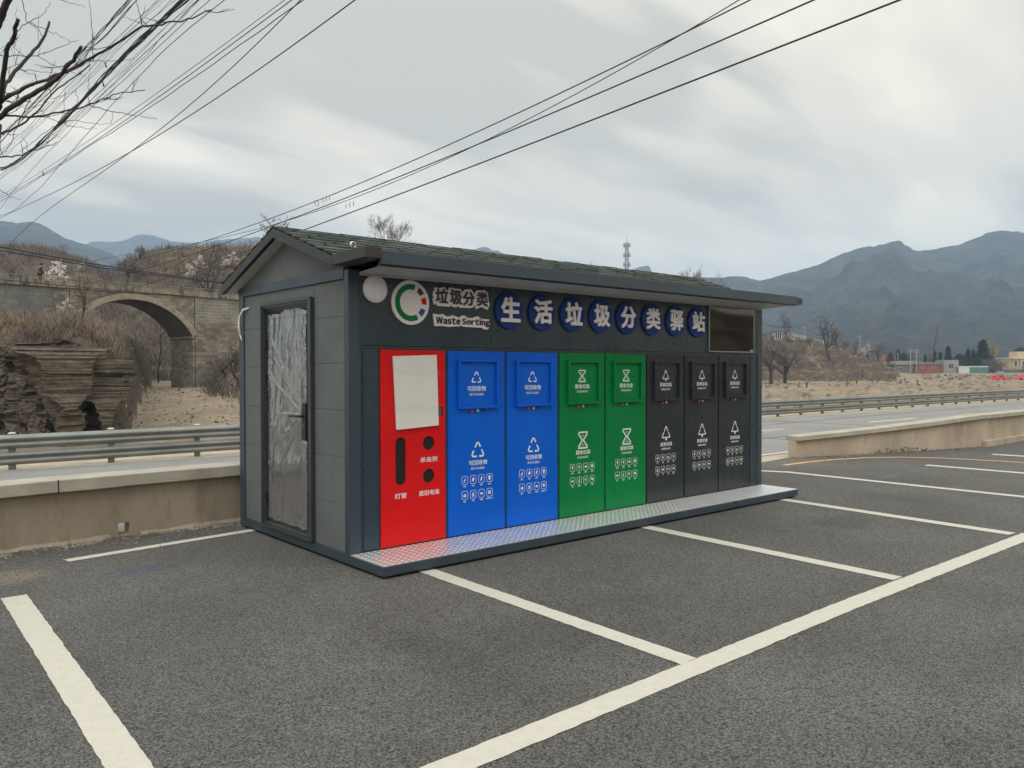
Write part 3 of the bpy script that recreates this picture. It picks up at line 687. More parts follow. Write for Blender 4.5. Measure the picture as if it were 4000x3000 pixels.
# cut-out name plates
def r7(x, y): # zoomed photo coordinates -> front wall x, z
    o = CAM; d = ray(1550 + x * .20344, 1050 + y * .20344); t = (-.012 - o.y) / d.y; p = o + d * t; return (p.x, p.z)
o1 = [(725, 355), (795, 365), (830, 375), (860, 360), (925, 352), (950, 415), (985, 425), (1000, 362), (1100, 368), (1108, 380), (1225, 390), (1245, 430), (1252, 480), (1285, 420), (1310, 393), (1430, 395), (1455, 430), (1490, 500), (1515, 440), (1545, 415), (1690, 412), (1740, 455), (1752, 520), (1760, 620), (1785, 690), (1738, 785), (1625, 735), (1520, 770), (1490, 690), (1478, 730), (1440, 752), (1270, 748), (1225, 755), (1180, 712), (1140, 740), (1070, 730), (1022, 685), (1018, 727), (780, 712), (770, 680), (715, 685), (700, 610), (690, 560), (720, 548), (695, 520), (703, 430), (728, 425)]
pl1 = part('name_plate', MB().front([r7(*p) for p in o1][::-1], -.014, .001), PINKW)
c1 = r7(738, 380); c2 = r7(1745, 700)
tm = MB()
for ch, xa, xb, za, zb in (('垃', 738, 980, 378, 660), ('圾', 1012, 1252, 402, 690), ('分', 1262, 1488, 440, 712), ('类', 1530, 1745, 445, 722)):
    xm = (xa + xb) / 2; mid = (za + zb) / 2
    p0, p1 = r7(xa, mid), r7(xb, mid); q0, q1 = r7(xm, zb), r7(xm, za)
    text_front(tm, ch, p0[0], p1[0], q0[1], q1[1], -.0145, .030, .003)
part('lettering', tm, INK, pl1)
o2 = [(700, 862), (770, 872), (845, 885), (855, 865), (905, 880), (935, 910), (1035, 915), (1045, 890), (1105, 905), (1190, 935), (1215, 925), (1255, 898), (1310, 900), (1345, 940), (1460, 945), (1500, 925), (1560, 912), (1600, 950), (1640, 965), (1775, 970), (1778, 1100), (1760, 1150), (1715, 1170), (1660, 1155), (1640, 1135), (1400, 1120), (1290, 1115), (1225, 1090), (1190, 1105), (1000, 1115), (900, 1100), (725, 1098), (712, 990)]
pl2 = part('name_plate', MB().front([r7(*p) for p in o2][::-1], -.014, .001), PINKW)
tm = MB()
def word(s, xa, xb, zt, zb):
    p0, p1 = r7(xa, (zt[0] + zb[0]) / 2), r7(xb, (zt[1] + zb[1]) / 2)
    latin_front(tm, s, p0[0], p1[0], (r7(xa, zb[0])[1] + r7(xb, zb[1])[1]) / 2, (r7(xa, zt[0])[1] + r7(xb, zt[1])[1]) / 2, -.0145, .035, .003, .16)
word('Waste', 750, 1212, (917, 945), (1048, 1078)); word('Sorting', 1248, 1772, (945, 972), (1104, 1122))
part('lettering', tm, INK, pl2)
# eight blue discs with the station's name
for cx, ch in zip((1.694, 2.113, 2.535, 2.950, 3.366, 3.785, 4.205, 4.620), '生活垃圾分类驿站'):
    d_ = part('sign_disc', MB().front(circ(cx, 2.161, .174, 56), -.022, .001), DISC, bevel=.005)
    part('letter', text_front(MB(), ch, cx - .116, cx + .124, 2.052, 2.288, -.0225, .034, .007), PINKW, d_)
# screen
sc_ = part('display_screen', MB().box(4.86, 5.807, -.016, .002, 1.828, 2.350), mat('screen_glass', (.006, .0065, .006), .04, spec=.6), bevel=.002)
m = front_shape([rrect(4.846, 5.819, 1.816, 2.362, .012), rrect(4.862, 5.805, 1.830, 2.348, .006)[::-1]], -.020, .001)
part('screen_frame', m, mat('screen_rim', (.34, .36, .35), .3, metal=.8), sc_)
part('sticker', MB().box(5.765, 5.795, -.0172, -.016, 2.285, 2.340), mat('yellow_sticker', (.55, .42, .10), .5), sc_)
part('sticker', MB().box(5.735, 5.785, -.0172, -.016, 1.836, 1.852), WHITE, sc_)
part('sticker', MB().box(5.748, 5.772, -.0178, -.0172, 1.842, 1.846), INK, sc_)

# ---- bin doors
def polys(mb, plist, y0, y1):
    for p in plist: mb.front(p, y0, y1)
    return mb
def recycle(cx, zt, w, h, th):
    """triangle of three bent arrows"""
    A, B_, C_ = (0, h), (-w / 2, 0), (w / 2, 0); out = []
    P = lambda a, b, t: (a[0] + (b[0] - a[0]) * t, a[1] + (b[1] - a[1]) * t)
    ins = th * .5
    a = (0, h - ins * 2.0); bl = (-w / 2 + ins * 1.6, ins); c = (w / 2 - ins * 1.6, ins)
    for p, q, r_ in ((a, c, bl), (c, bl, a), (bl, a, c)):
        s = P(p, r_, .42); e = P(p, q, .30)
        k0, k1 = P(p, r_, .12), P(p, q, .12)
        out.append(stroke([s, k0, k1, e], th))
        d = Vector((q[0] - p[0], q[1] - p[1])).normalized(); nn = Vector((-d.y, d.x)); E_ = Vector(e)
        out.append([tuple(E_ + nn * th * .95), tuple(E_ - nn * th * .95), tuple(E_ + d * th * 1.25)])
    return [[(cx + x, zt - h + z) for x, z in p] for p in out]
def residual(cx, zt, w, h, th):
    body = h * .84; y0 = h - body; ins = th / 2; out = []
    a = (0, h - ins); bl = (-w / 2 + ins, y0 + ins); c = (w / 2 - ins, y0 + ins)
    P = lambda a, b, t: (a[0] + (b[0] - a[0]) * t, a[1] + (b[1] - a[1]) * t)
    out.append(stroke([P(a, bl, .46), P(a, bl, .06), P(a, c, .06), P(a, c, .46)], th))
    out.append(stroke([P(a, bl, .54), P(a, bl, .97), P(bl, c, .06), (-th * .6, y0 + ins), (-th * .6, 0)], th))
    out.append(stroke([P(a, c, .54), P(a, c, .97), P(c, bl, .06), (th * .75, y0 + ins), (th * .75, 0)], th))
    return [[(cx + x, zt - h + z) for x, z in p] for p in out]
def hourglass(cx, zt, w, h, th):
    out = []; i = th / 2; x = w / 2 - i
    out.append(stroke([(-x, h - i), (x, h - i), (x, h * .84), (i * .9, h * .5), (x, h * .16), (x, i), (-x, i), (-x, h * .16), (-i * .9, h * .5), (-x, h * .84), (-x, h - i * .9)], th))
    for a, b in ((0, .30), (-.1, .17), (.1, .17), (-.22, .17), (.22, .17), (0, .235), (0, .72), (-.1, .78), (.1, .78)):
        out.append([(a * w - th * .28, b * h - th * .28), (a * w + th * .28, b * h - th * .28), (a * w + th * .28, b * h + th * .28), (a * w - th * .28, b * h + th * .28)])
    return [[(cx + p[0], zt - h + p[1]) for p in q] for q in out]
# glyphs in a unit box (-1..1); several polygons each
def rot(poly, a): c, s = math.cos(R(a)), math.sin(R(a)); return [(x * c - y * s, x * s + y * c) for x, y in poly]
BOX = lambda a, b, c, d: [(a, c), (b, c), (b, d), (a, d)]
GLY = {
    'bottle': [rot([(-.26, -.8), (.26, -.8), (.26, .1), (.1, .38), (.1, .85), (-.1, .85), (-.1, .38), (-.26, .1)], -32)],
    'can': [rot(BOX(-.42, .42, -.62, .62), -30)],
    'flask': [rot(rrect(-.3, .3, -.75, .6, .12, 2), -25), rot(BOX(-.16, .16, .66, .84), -25)],
    'coat': [[(-.22, .8), (.22, .8), (.5, .55), (.55, -.35), (.38, -.35), (.34, .25), (.36, -.75), (-.36, -.75), (-.34, .25), (-.38, -.35), (-.55, -.35), (-.5, .55)]],
    'crate': [[(-.65, .25), (0, .5), (.65, .25), (0, .02)], [(-.65, .15), (-.04, -.08), (-.04, -.7), (-.65, -.42)], [(.04, -.08), (.65, .15), (.65, -.42), (.04, -.7)]],
    'books': [rot(BOX(-.5, .5, .28, .52), 14), rot(BOX(-.55, .5, -.06, .18), -8), rot(BOX(-.5, .55, -.42, -.16), 12), rot(BOX(-.6, .5, -.72, -.5), 4)],
    'tray': [[(-.7, .1), (0, .42), (.7, .12), (.62, -.22), (0, -.5), (-.62, -.2)]],
    'device': [rot(BOX(-.6, -.1, -.55, .6), -8), rot(BOX(.02, .24, -.6, .6), -8), rot(BOX(.32, .56, -.6, .6), -8)],
    'leaf': [[(-.15, .8), (.3, .7), (.35, .1), (.2, -.4), (.3, -.8), (.05, -.75), (-.05, -.3), (-.4, .1), (-.38, .55)]],
    'sprig': [rot([(-.15, -.1), (.15, -.1), (.22, .4), (0, .8), (-.22, .4)], a) for a in (-40, 15, 80)] + [rot(BOX(-.06, .06, -.8, 0), 20), [(.1, -.7), (.6, -.35), (.65, -.1), (.25, -.3)]],
    'fish': [[(-.75, -.4), (-.55, -.05), (-.75, .3), (-.4, .18), (-.4, -.28)], BOX(-.36, -.2, -.4, .35), BOX(-.14, .02, -.42, .4), [(.08, -.42), (.5, -.35), (.75, 0), (.5, .35), (.08, .42)]],
    'apple': [[(0, .45), (.35, .62), (.65, .4), (.6, -.1), (.3, -.65), (-.3, -.65), (-.6, -.1), (-.65, .4), (-.35, .62)], [(0, .5), (.1, .85), (.22, .85), (.08, .5)]],
    'bean': [[(-.7, -.1), (-.4, .22), (.3, .35), (.72, .2), (.6, -.15), (.1, -.4), (-.5, -.38)]],
    'pot': [[(-.34, -.1), (.34, -.1), (.24, -.8), (-.24, -.8)], BOX(-.05, .05, -.1, .5), circ(.16, .58, .24, 10), [(-.05, .15), (-.5, .35), (-.3, .05)]],
    'spoon': [circ(-.35, .3, .3, 10), rot(BOX(.0, .26, -.6, .6), -30)],
    'cutlet': [[(-.6, .5), (0, .62), (.5, .3), (.7, -.5), (.35, -.65), (.1, -.3), (-.4, -.35), (-.65, 0)]],
    'roll': [rot(rrect(-.36, .36, -.6, .5, .15, 2), -35), rot(BOX(-.2, .2, .56, .72), -35)],
    'cup': [[(-.32, .7), (.32, .7), (.2, -.75), (-.2, -.75)]],
    'bag': [rot(BOX(-.5, .05, -.1, .5), 35), BOX(-.4, -.2, -.7, -.2), BOX(-.1, .35, -.65, .0), BOX(.42, .6, -.6, .2)],
    'mask': [[(-.6, .5), (.6, .6), (.55, .35), (-.5, .28)], [(-.5, .15), (.5, .2), (.4, -.1), (-.35, -.12)], [(-.3, -.25), (.35, -.25), (.1, -.7), (-.1, -.7)]],
    'house': [[(-.7, .1), (0, .75), (.6, .2), (.4, .15), (0, .5), (-.5, .05)], BOX(-.5, -.25, -.7, -.05), BOX(-.1, .1, -.75, .1), BOX(.25, .5, -.7, .0)],
    'puck': [rrect(-.5, .5, -.5, .5, .25, 3)],
    'bone': [[(-.7, .4), (-.4, .22), (.4, .22), (.7, .4), (.7, -.4), (.4, -.16), (-.4, -.16), (-.7, -.4)]],
    'bowl': [[(-.7, .35), (.7, .45), (.6, .0), (.3, -.3), (.05, -.6), (-.2, -.3), (-.6, -.05)]],
}
SETS = {
    'recyclable': (BLUE, recycle, '可回收物', 'RECYCLABLE', [('bottle', '废玻璃'), ('can', '废金属'), ('flask', '废塑料'), ('coat', '废旧衣物'), ('crate', '废纸张'), ('books', '废书籍'), ('tray', '废纸板箱'), ('device', '废弃电器电子产品')]),
    'food': (GREEN, hourglass, '厨余垃圾', 'FOOD WASTE', [('leaf', '剩菜剩饭'), ('sprig', '瓜果皮核'), ('fish', '鱼骨鱼刺'), ('apple', '果皮果壳'), ('bean', '茶叶渣'), ('pot', '残枝落叶'), ('spoon', '调料'), ('cutlet', '过期食品')]),
    'residual': (GREY, residual, '其他垃圾', 'RESIDUAL WASTE', [('roll', '卫生纸'), ('cup', '饮料杯'), ('bag', '塑料袋'), ('mask', '烟蒂'), ('house', '污染纸'), ('puck', '砖瓦'), ('bone', '大骨头'), ('bowl', '破旧陶瓷')]),
}
BTN_R = mat('red_button', (.45, .03, .03), .3); BTN_D = mat('dark_button', (.015, .018, .03), .3)
def bin_door(x0, x1, key):
    m_, icon, cn, en, pics = SETS[key]; c = (x0 + x1) / 2 + .004
    d = part('bin_door', MB().box(x0, x1, -.006, .014, .113, 1.772), m_, bevel=.002)
    tag(d, {'recyclable': 'blue bin door for recyclables', 'food': 'green bin door for food waste', 'residual': 'charcoal bin door for residual waste'}[key])
    f = front_shape([BOX(c - .235, c + .235, 1.252, 1.697), BOX(c - .207, c + .207, 1.277, 1.675)[::-1]], -.040, -.0055)
    part('hatch_frame', f, m_, d, bevel=.002)
    part('hatch', MB().box(c - .206, c + .206, -.012, -.0062, 1.278, 1.674), m_, d)
    ye = -.0122
    s1 = .094 if key == 'recyclable' else .112
    if key == 'recyclable': part('waste_symbol', polys(MB(), icon(c - .015, 1.604, .132, .118, .0105), ye - .001, ye), WHITE, d)
    elif key == 'food': part('waste_symbol', polys(MB(), icon(c - .015, 1.601, .104, .126, .0105), ye - .001, ye), WHITE, d)
    else: part('waste_symbol', polys(MB(), icon(c - .012, 1.603, .116, .128, .009), ye - .001, ye), WHITE, d)
    t = MB(); text_front(t, cn, c - .118, c + .095, 1.409, 1.456, ye, .011, .0006); latin_front(t, en, c - .093, c + .070, 1.369, 1.390, ye, .014, .0006)
    part('lettering', t, WHITE, d)
    for k, (dx, mm) in enumerate(((-.075, BTN_R), (-.005, CHROME), (.065, BTN_D))):
        part('button', MB().front(circ(c + dx, 1.229, .0155, 16), -.020 if k < 2 else -.010, -.0055), mm, d, bevel=.002)
    ye = -.0062
    hh = {'recyclable': (.174, .162, .0145), 'food': (.136, .176, .0145), 'residual': (.156, .170, .012)}[key]
    part('waste_symbol', polys(MB(), icon(c + .003, .966, *hh), ye - .001, ye), WHITE, d)
    t = MB(); text_front(t, cn, c - .100, c + .112, .731, .777, ye, .011, .0006); latin_front(t, en, c - .076, c + .082, .691, .712, ye, .014, .0006)
    part('lettering', t, WHITE, d)
    for i, (g, cap) in enumerate(pics):
        gx = c - .145 + (i % 4) * .096 - .003; gz = .602 if i < 4 else .466
        p = MB(); r0 = shape2d([rrect(gx - .035, gx + .035, gz - .039, gz + .039, .019, 4), rrect(gx - .0318, gx + .0318, gz - .0358, gz + .0358, .0165, 4)[::-1]], .5)
        p.add([(v[0], ye - .0005 - v[2] * .001, v[1]) for v in r0.v], r0.f)
        for q in GLY[g]:
            qq = [(gx + x * .024, gz + z * .027) for x, z in q]
            a = sum(qq[k][0] * qq[(k + 1) % len(qq)][1] - qq[(k + 1) % len(qq)][0] * qq[k][1] for k in range(len(qq)))
            p.front(qq if a > 0 else qq[::-1], ye - .001, ye)
        w = min(.045, len(cap) * .0105 / 2 + .004) if len(cap) < 6 else .05
        text_front(p, cap, gx - w * .72, gx + w * .72, gz - .062, gz - .049, ye, .006, .0005)
        part('pictogram', p, WHITE, d)
for a, b_, k in ((.985, 1.638, 'recyclable'), (1.670, 2.332, 'recyclable'), (2.362, 3.013, 'food'), (3.043, 3.690, 'food'), (3.716, 4.368, 'residual'), (4.400, 5.050, 'residual'), (5.076, 5.738, 'residual')):
    bin_door(a, b_, k)
# red door: three openings are real holes
slot = [(.488 + .0525 * math.cos(t), (.979 if math.sin(t) >= 0 else .675) + .0525 * math.sin(t)) for t in [2 * math.pi * i / 40 for i in range(40)]]
rd = part('bin_door', front_shape([BOX(.294, .952, .113, 1.772), slot[::-1], circ(.776, .965, .061, 36)[::-1], circ(.776, .678, .061, 36)[::-1], BOX(.872, .930, 1.196, 1.275)[::-1]], -.006, .008), RED)
tag(rd, 'red bin door for lamps, insecticide and batteries')
part('dark_backing', MB().box(.42, .86, .0085, .0115, .60, 1.05), CAVITY, rd)  # flat near-black plate, its colour stands in for the shade inside the openings
t = MB(); text_front(t, '杀虫剂', .687, .863, .800, .846, -.0062, .011, .0006); text_front(t, '废旧电池', .672, .884, .510, .557, -.0062, .011, .0006); text_front(t, '灯管', .427, .545, .510, .556, -.0062, .011, .0006)
part('lettering', t, WHITE, rd)
part('lock', MB().box(.878, .924, .0085, .0115, 1.20, 1.27).box(.890, .905, -.004, .008, 1.215, 1.255), mat('lock_metal', (.16, .13, .11), .5, metal=.4), rd)

# ---- the entrance door on the short side
def side(poly, x0, x1): return MB().prism(poly, lambda y, z: (x0, y, z), lambda y, z: (x1, y, z))
df = front_shape  # same helper idea for the side wall
def side_shape(loops, x0, x1):
    t = shape2d(loops, .5); m = MB()
    return m.add([((x0 + x1) / 2 + v[2] * (x1 - x0), v[0], v[1]) for v in t.v], t.f)
dfr = part('door_frame', side_shape([BOX(.628, 1.676, .104, 2.237), BOX(.700, 1.640, .140, 2.195)[::-1]], -.014, .030), FRAME, bevel=.005)
part('frame_moulding', side_shape([BOX(.622, 1.682, .104, 2.243), BOX(.655, 1.658, .120, 2.215)[::-1]], -.026, -.0135), FRAME, dfr, bevel=.004)
rv = MB()      # splayed reveal running back to the leaf
O_, I_ = [(.701, .141), (1.639, .141), (1.639, 2.194), (.701, 2.194)], [(.800, .150), (1.645, .150), (1.645, 2.135), (.800, 2.135)]
rv.add([(-.004, y, z) for y, z in O_] + [(.046, y, z) for y, z in I_], [(k, (k + 1) % 4, (k + 1) % 4 + 4, k + 4) for k in range(4)])
part('reveal', rv, FRAME, dfr)
dl = part('door', side(BOX(.790, 1.650, .145, 2.150), .046, .075), LEAF, bevel=.003)
part('threshold', MB().box(-.012, .046, .70, 1.64, .1035, .1395), mat('worn_sill', (.20, .16, .11), .6, metal=.3, var=.3, vscale=14))
part('handle_plate', side(BOX(.788, .868, .976, 1.309), .006, .046), BLACK, dl, bevel=.004)
part('lever', MB().tube([(.006, .835, 1.192), (-.028, .835, 1.192), (-.034, .865, 1.194), (-.032, 1.03, 1.190)], .012, 8), BLACK, dl, smooth=True)
part('keyhole', MB().prism(circ(.828, 1.105, .014, 14), lambda y, z: (-.001, y, z), lambda y, z: (.006, y, z)), mat('blue_key_cover', (.03, .12, .30), .4), dl)
for za, zb in ((.33, .42), (1.44, 1.56), (1.81, 1.94)):
    part('hinge', MB().tube([(.012, 1.640, za), (.012, 1.640, zb)], .013, 10), BLACK, dl)
# loose cable ends on the far corner
part('cable_end', MB().tube([(.012, 2.03, 2.225), (-.02, 2.10, 2.21), (-.03, 2.17, 2.14), (-.03, 2.19, 2.05), (-.03, 2.165, 1.965)], .011, 8).tube([(-.03, 2.165, 1.966), (-.03, 2.14, 1.93), (-.028, 2.12, 1.905)], .006, 6), WIREW, smooth=True)

# ---- things fixed loosely to the station
film_m = bpy.data.materials.new('clear_plastic_film'); film_m.use_nodes = True
def _film():
    nt = film_m.node_tree; L = nt.links.new; nt.nodes.clear()
    out = nd(nt, 'ShaderNodeOutputMaterial'); tr = nd(nt, 'ShaderNodeBsdfTransparent'); tr.inputs[0].default_value = (.93, .94, .95, 1)
    gl = nd(nt, 'ShaderNodeBsdfGlossy', i_Roughness=.07); gl.inputs[0].default_value = (1, 1, 1, 1)
    df_ = nd(nt, 'ShaderNodeBsdfDiffuse'); df_.inputs[0].default_value = (.80, .84, .88, 1)
    m1 = nd(nt, 'ShaderNodeMixShader', i_0=.15); L(tr.outputs[0], m1.inputs[1]); L(df_.outputs[0], m1.inputs[2])
    fr = nd(nt, 'ShaderNodeFresnel', i_IOR=1.6)
    mm = nd(nt, 'ShaderNodeMath', operation='MULTIPLY', i_1=2.0, use_clamp=True); L(fr.outputs[0], mm.inputs[0])
    m2 = nd(nt, 'ShaderNodeMixShader'); L(mm.outputs[0], m2.inputs[0]); L(m1.outputs[0], m2.inputs[1]); L(gl.outputs[0], m2.inputs[2])
    L(m2.outputs[0], out.inputs[0])
_film()
def film():
    random.seed(5); NY, NZ = 70, 170; mb = MB(); creases = []
    for k in range(15):   # long diagonal pull lines fanning from the handle and the top corners
        if k < 6: p = (.85 + random.uniform(-.02, .02), 1.20); q = (1.59 - .05 * k, 1.9 - .22 * k + random.uniform(-.1, .1))
        elif k < 11: p = (random.uniform(.85, 1.55), 2.10); q = (p[0] + random.uniform(-.12, .12), random.uniform(1.2, 1.8))
        else: p = (random.uniform(.85, 1.55), .2); q = (p[0] + random.uniform(-.15, .15), random.uniform(.5, 1.0))
        creases.append((p, q, random.uniform(.009, .020), random.uniform(.007, .014)))
    def off(y, z):
        o = .007 * fbm(y * 5, z * 1.8, 1, 2) + .0028 * fbm(y * 15 + z * 3, z * 5, 4, 2) + .0016 * abs(mnoise.noise(Vector((y * 30, z * 9, 2))))
        for (p, q, h, w) in creases:
            dx, dz = q[0] - p[0], q[1] - p[1]; l2 = dx * dx + dz * dz; t = ((y - p[0]) * dx + (z - p[1]) * dz) / l2
            if 0 < t < 1:
                d = abs((y - p[0]) * dz - (z - p[1]) * dx) / math.sqrt(l2)
                if d < w: o += h * (1 - d / w) * math.sin(math.pi * t) ** .5
        ed = min(y - .795, 1.625 - y, z - .165, 2.165 - z)
        return o + .012 + (.012 * abs(fbm(y * 40, z * 25, 9, 3)) if ed < .07 else 0)
    for i in range(NY + 1):
        for j in range(NZ + 1):
            y = .802 + .815 * i / NY; z = .175 + 1.955 * j / NZ
            yy = y + .012 * fbm(z * 6, y, 3) * (1 if i in (0, NY) else .3); zz = z + (.02 * fbm(y * 7, z, 3) if j in (0, NZ) else 0)
            if j == NZ: zz += .055 * math.exp(-((y - 1.08) / .16) ** 2)
            x = .040 - max(.002, off(y, z)); k = smoothstep(.90, .87, y) * smoothstep(.95, .98, z) * smoothstep(1.34, 1.31, z)
            mb.v.append((x + (.0445 - x) * k, yy, zz))      # pushed in behind the handle plate
    nr = NZ + 1
    mb.f = [(i * nr + j, i * nr + j + 1, (i + 1) * nr + j + 1, (i + 1) * nr + j) for i in range(NY) for j in range(NZ)]
    o = mb.build('plastic_film', film_m, smooth=True)
    tag(o, 'crinkled clear plastic film taped over the entrance door of the grey station', 'plastic film')
film()
fs = MB().front([(.436, 1.097), (.868, 1.116), (.848, 1.734), (.403, 1.718)], -.030, -.012).build('foam_sheet', FOAM, bevel=.003)
tag(fs, 'blank white foam sheet taped crookedly over the top of the red bin door', 'foam sheet')
tape_m = bpy.data.materials.new('clear_tape'); tape_m.use_nodes = True
def _tape():
    nt = tape_m.node_tree; L = nt.links.new; nt.nodes.clear(); out = nd(nt, 'ShaderNodeOutputMaterial'); tr = nd(nt, 'ShaderNodeBsdfTransparent'); tr.inputs[0].default_value = (.995, .995, .995, 1)
    gl = nd(nt, 'ShaderNodeBsdfGlossy', i_Roughness=.12); m2 = nd(nt, 'ShaderNodeMixShader', i_0=.035); L(tr.outputs[0], m2.inputs[1]); L(gl.outputs[0], m2.inputs[2]); L(m2.outputs[0], out.inputs[0])
_tape()
for i, (z0, z1) in enumerate(((1.60, 1.565), (1.30, 1.265))):
    tm = MB(); vs = []
    for k in range(25):
        x = .16 + .80 * k / 24; zc = z0 + (z1 - z0) * k / 24 + .01 * math.sin(k * .9 + i); h = .022 + .006 * math.sin(k * 1.7 + i * 2)
        y = -.033 if .40 < x < .87 else (-.009 if x > .29 else -.005)
        vs += [(x, y - .002 * math.sin(k * 2.1), zc - h), (x, y - .002 * math.cos(k * 1.3), zc + h)]
    tm.add(vs, [(2 * k, 2 * k + 2, 2 * k + 3, 2 * k + 1) for k in range(24)]).build('tape_strip', tape_m, fs, smooth=True)

# ------------------------------------------------------------------ low walls round the lot
random.seed(21)
def low_wall(label, path, tops, th, cap_over, cap_h, hole=None, z0=-.05, grow=None):
    """rendered wall with a concrete coping along a polyline; tops = coping top height per point. y+ side is away from the lot"""
    w = thing('low_wall', label, 'wall')
    P = [Vector(p) for p in path]; n = len(P); N = []
    for i in range(n):
        d0 = (P[i] - P[max(i - 1, 0)]); d1 = (P[min(i + 1, n - 1)] - P[i])
        d = ((d0.normalized() if d0.length else d1.normalized()) + (d1.normalized() if d1.length else d0.normalized())).normalized()
        N.append(Vector((-d.y, d.x)))
    def sweep(a, b, zb, zt, jag=0):
        m = MB(); vs = []
        for i in range(n):
            for off, z in ((a, zb(i)), (b, zb(i)), (b, zt(i)), (a, zt(i))):
                q = P[i] + N[i] * off; vs.append((q.x, q.y, z + random.uniform(-jag, jag)))
        fs = [(4 * i + k, 4 * i + (k + 1) % 4, 4 * i + 4 + (k + 1) % 4, 4 * i + 4 + k) for i in range(n - 1) for k in range(4)]
        fs += [(3, 2, 1, 0), tuple(4 * n - 4 + k for k in range(4))]
        return m.add(vs, fs)
    return w, P, N, sweep
# left wall (drain hole at x about -1.05)
wx = [-9 + i * .35 for i in range(34)] + [3.2, 4.0, 5.0, 6.2, 7.2]
wl, P, N, sweep = low_wall('tan rendered parapet with a small square drain hole, running behind the door end of the station', [(x, ywall(x)) for x in wx], None, .18, 0, .125)
def wall_with_hole():
    th = .17; hx0, hx1, hz0, hz1 = -1.10, -.995, .02, .13
    loops = [[(-9, -.05)] + [(x, -.05) for x in wx[1:]] + [(7.2, .49), (-9, .49)], [(hx0, hz0), (hx0 + .004, hz1), (hx1, hz1 + .004), (hx1 - .003, hz0)]]
    t = shape2d(loops, .5); m = MB()
    m.add([(v[0], ywall(v[0]) + th / 2 - v[2] * th, v[1]) for v in t.v], t.f)
    return m
wall_with_hole().build('wall_body', RENDERW, wl)
# mortar foot: uneven skirt where the render meets the asphalt
m = MB(); vs = []
xx = [-9 + .09 * i for i in range(181)]
for x in xx:
    if -1.12 < x < -.98: continue
    h = .035 + .03 * fbm(x * 2.1, 1) + .015 * fbm(x * 9, 2); d = .035 + .03 * abs(fbm(x * 1.7, 5)) + .015 * fbm(x * 7, 8)
    vs.append([(x, ywall(x) - max(.012, d), -.01), (x, ywall(x) - max(.008, d * .5), max(.006, h * .5)), (x, ywall(x) + .004, max(.012, h))])
for a, b_ in zip(vs, vs[1:]):
    if b_[0][0] - a[0][0] > .1: continue
    m.add(a + b_, [(0, 3, 4, 1), (1, 4, 5, 2)])
m.build('mortar_foot', RENDERW, wl, smooth=True)
sweep(-.075, .27, lambda i: .491 + .004 * fbm(P[i].x * 2, 3), lambda i: .606 + .003 * fbm(P[i].x * 1.3, 6), .0015).build('coping', CONC, wl, bevel=.008)
for x in (-7.1, -4.6, -1.62, .9, 3.4):
    MB().box(x - .004, x + .004, ywall(x) - .079, ywall(x) - .0735, .487, .6095).build('joint', CAVITY, wl)
# right wall with a corner
path = [(10.16, 1.87), (10.8, 1.62), (11.6, 1.33), (13.2, .83), (14.87, .38)]
wr, P, N, sweep = low_wall('tan rendered wall with a rising coping and a corner, right of the station across the lot', path, None, .2, 0, .09)
tz = [.30, .335, .38, .475, .585]
sweep(0, .2, lambda i: -.05, lambda i: tz[i]).build('wall_body', RENDERL, wr)
sweep(-.07, .27, lambda i: tz[i] + .001, lambda i: tz[i] + .085, .002).build('coping', CONC, wr, bevel=.008)
path2 = [(14.872, .38), (16.2, .36), (18.2, .36), (24, .4), (32, .5)]
P = [Vector(p) for p in path2]; N = [Vector((0, 1))] * 5
def sweep2(a, b, zb, zt):
    m = MB(); vs = []
    for p in P:
        for off, z in ((a, zb), (b, zb), (b, zt), (a, zt)): vs.append((p.x, p.y + off, z))
    return m.add(vs, [(4 * i + k, 4 * i + (k + 1) % 4, 4 * i + 4 + (k + 1) % 4, 4 * i + 4 + k) for i in range(4) for k in range(4)] + [(3, 2, 1, 0), (16, 17, 18, 19)])
sweep2(0, .2, -.05, .575).build('wall_body', RENDERL, wr); sweep2(-.07, .27, .577, .66).build('coping', CONC, wr, bevel=.006)
sweep2(-.09, -.002, -.05, .13).build('plinth', RENDERL, wr, bevel=.01)
MB().box(17.55, 17.68, .35, .37, .30, .44).build('drain_opening', CAVITY, wr)
m = MB(); random.seed(3)        # broken dark patch at the wall's foot
for k in range(70):
    t = random.random(); x = 11.75 + 1.5 * t; y = 1.28 - .47 * t - .02 - random.random() * .07; z = random.uniform(0, .10) * (1 - abs(2 * t - 1) ** 2); r = random.uniform(.015, .05)
    m.add([(x + r * random.uniform(-1, 1), y + r * .5 * random.uniform(-1, 1), z + r * random.uniform(-.6, .8)) for _ in range(4)], [(0, 1, 2), (0, 2, 3), (0, 3, 1), (1, 3, 2)])
m.build('broken_foot', mat('broken_concrete', (.10, .11, .11), .9, var=.3, vscale=9), wr)
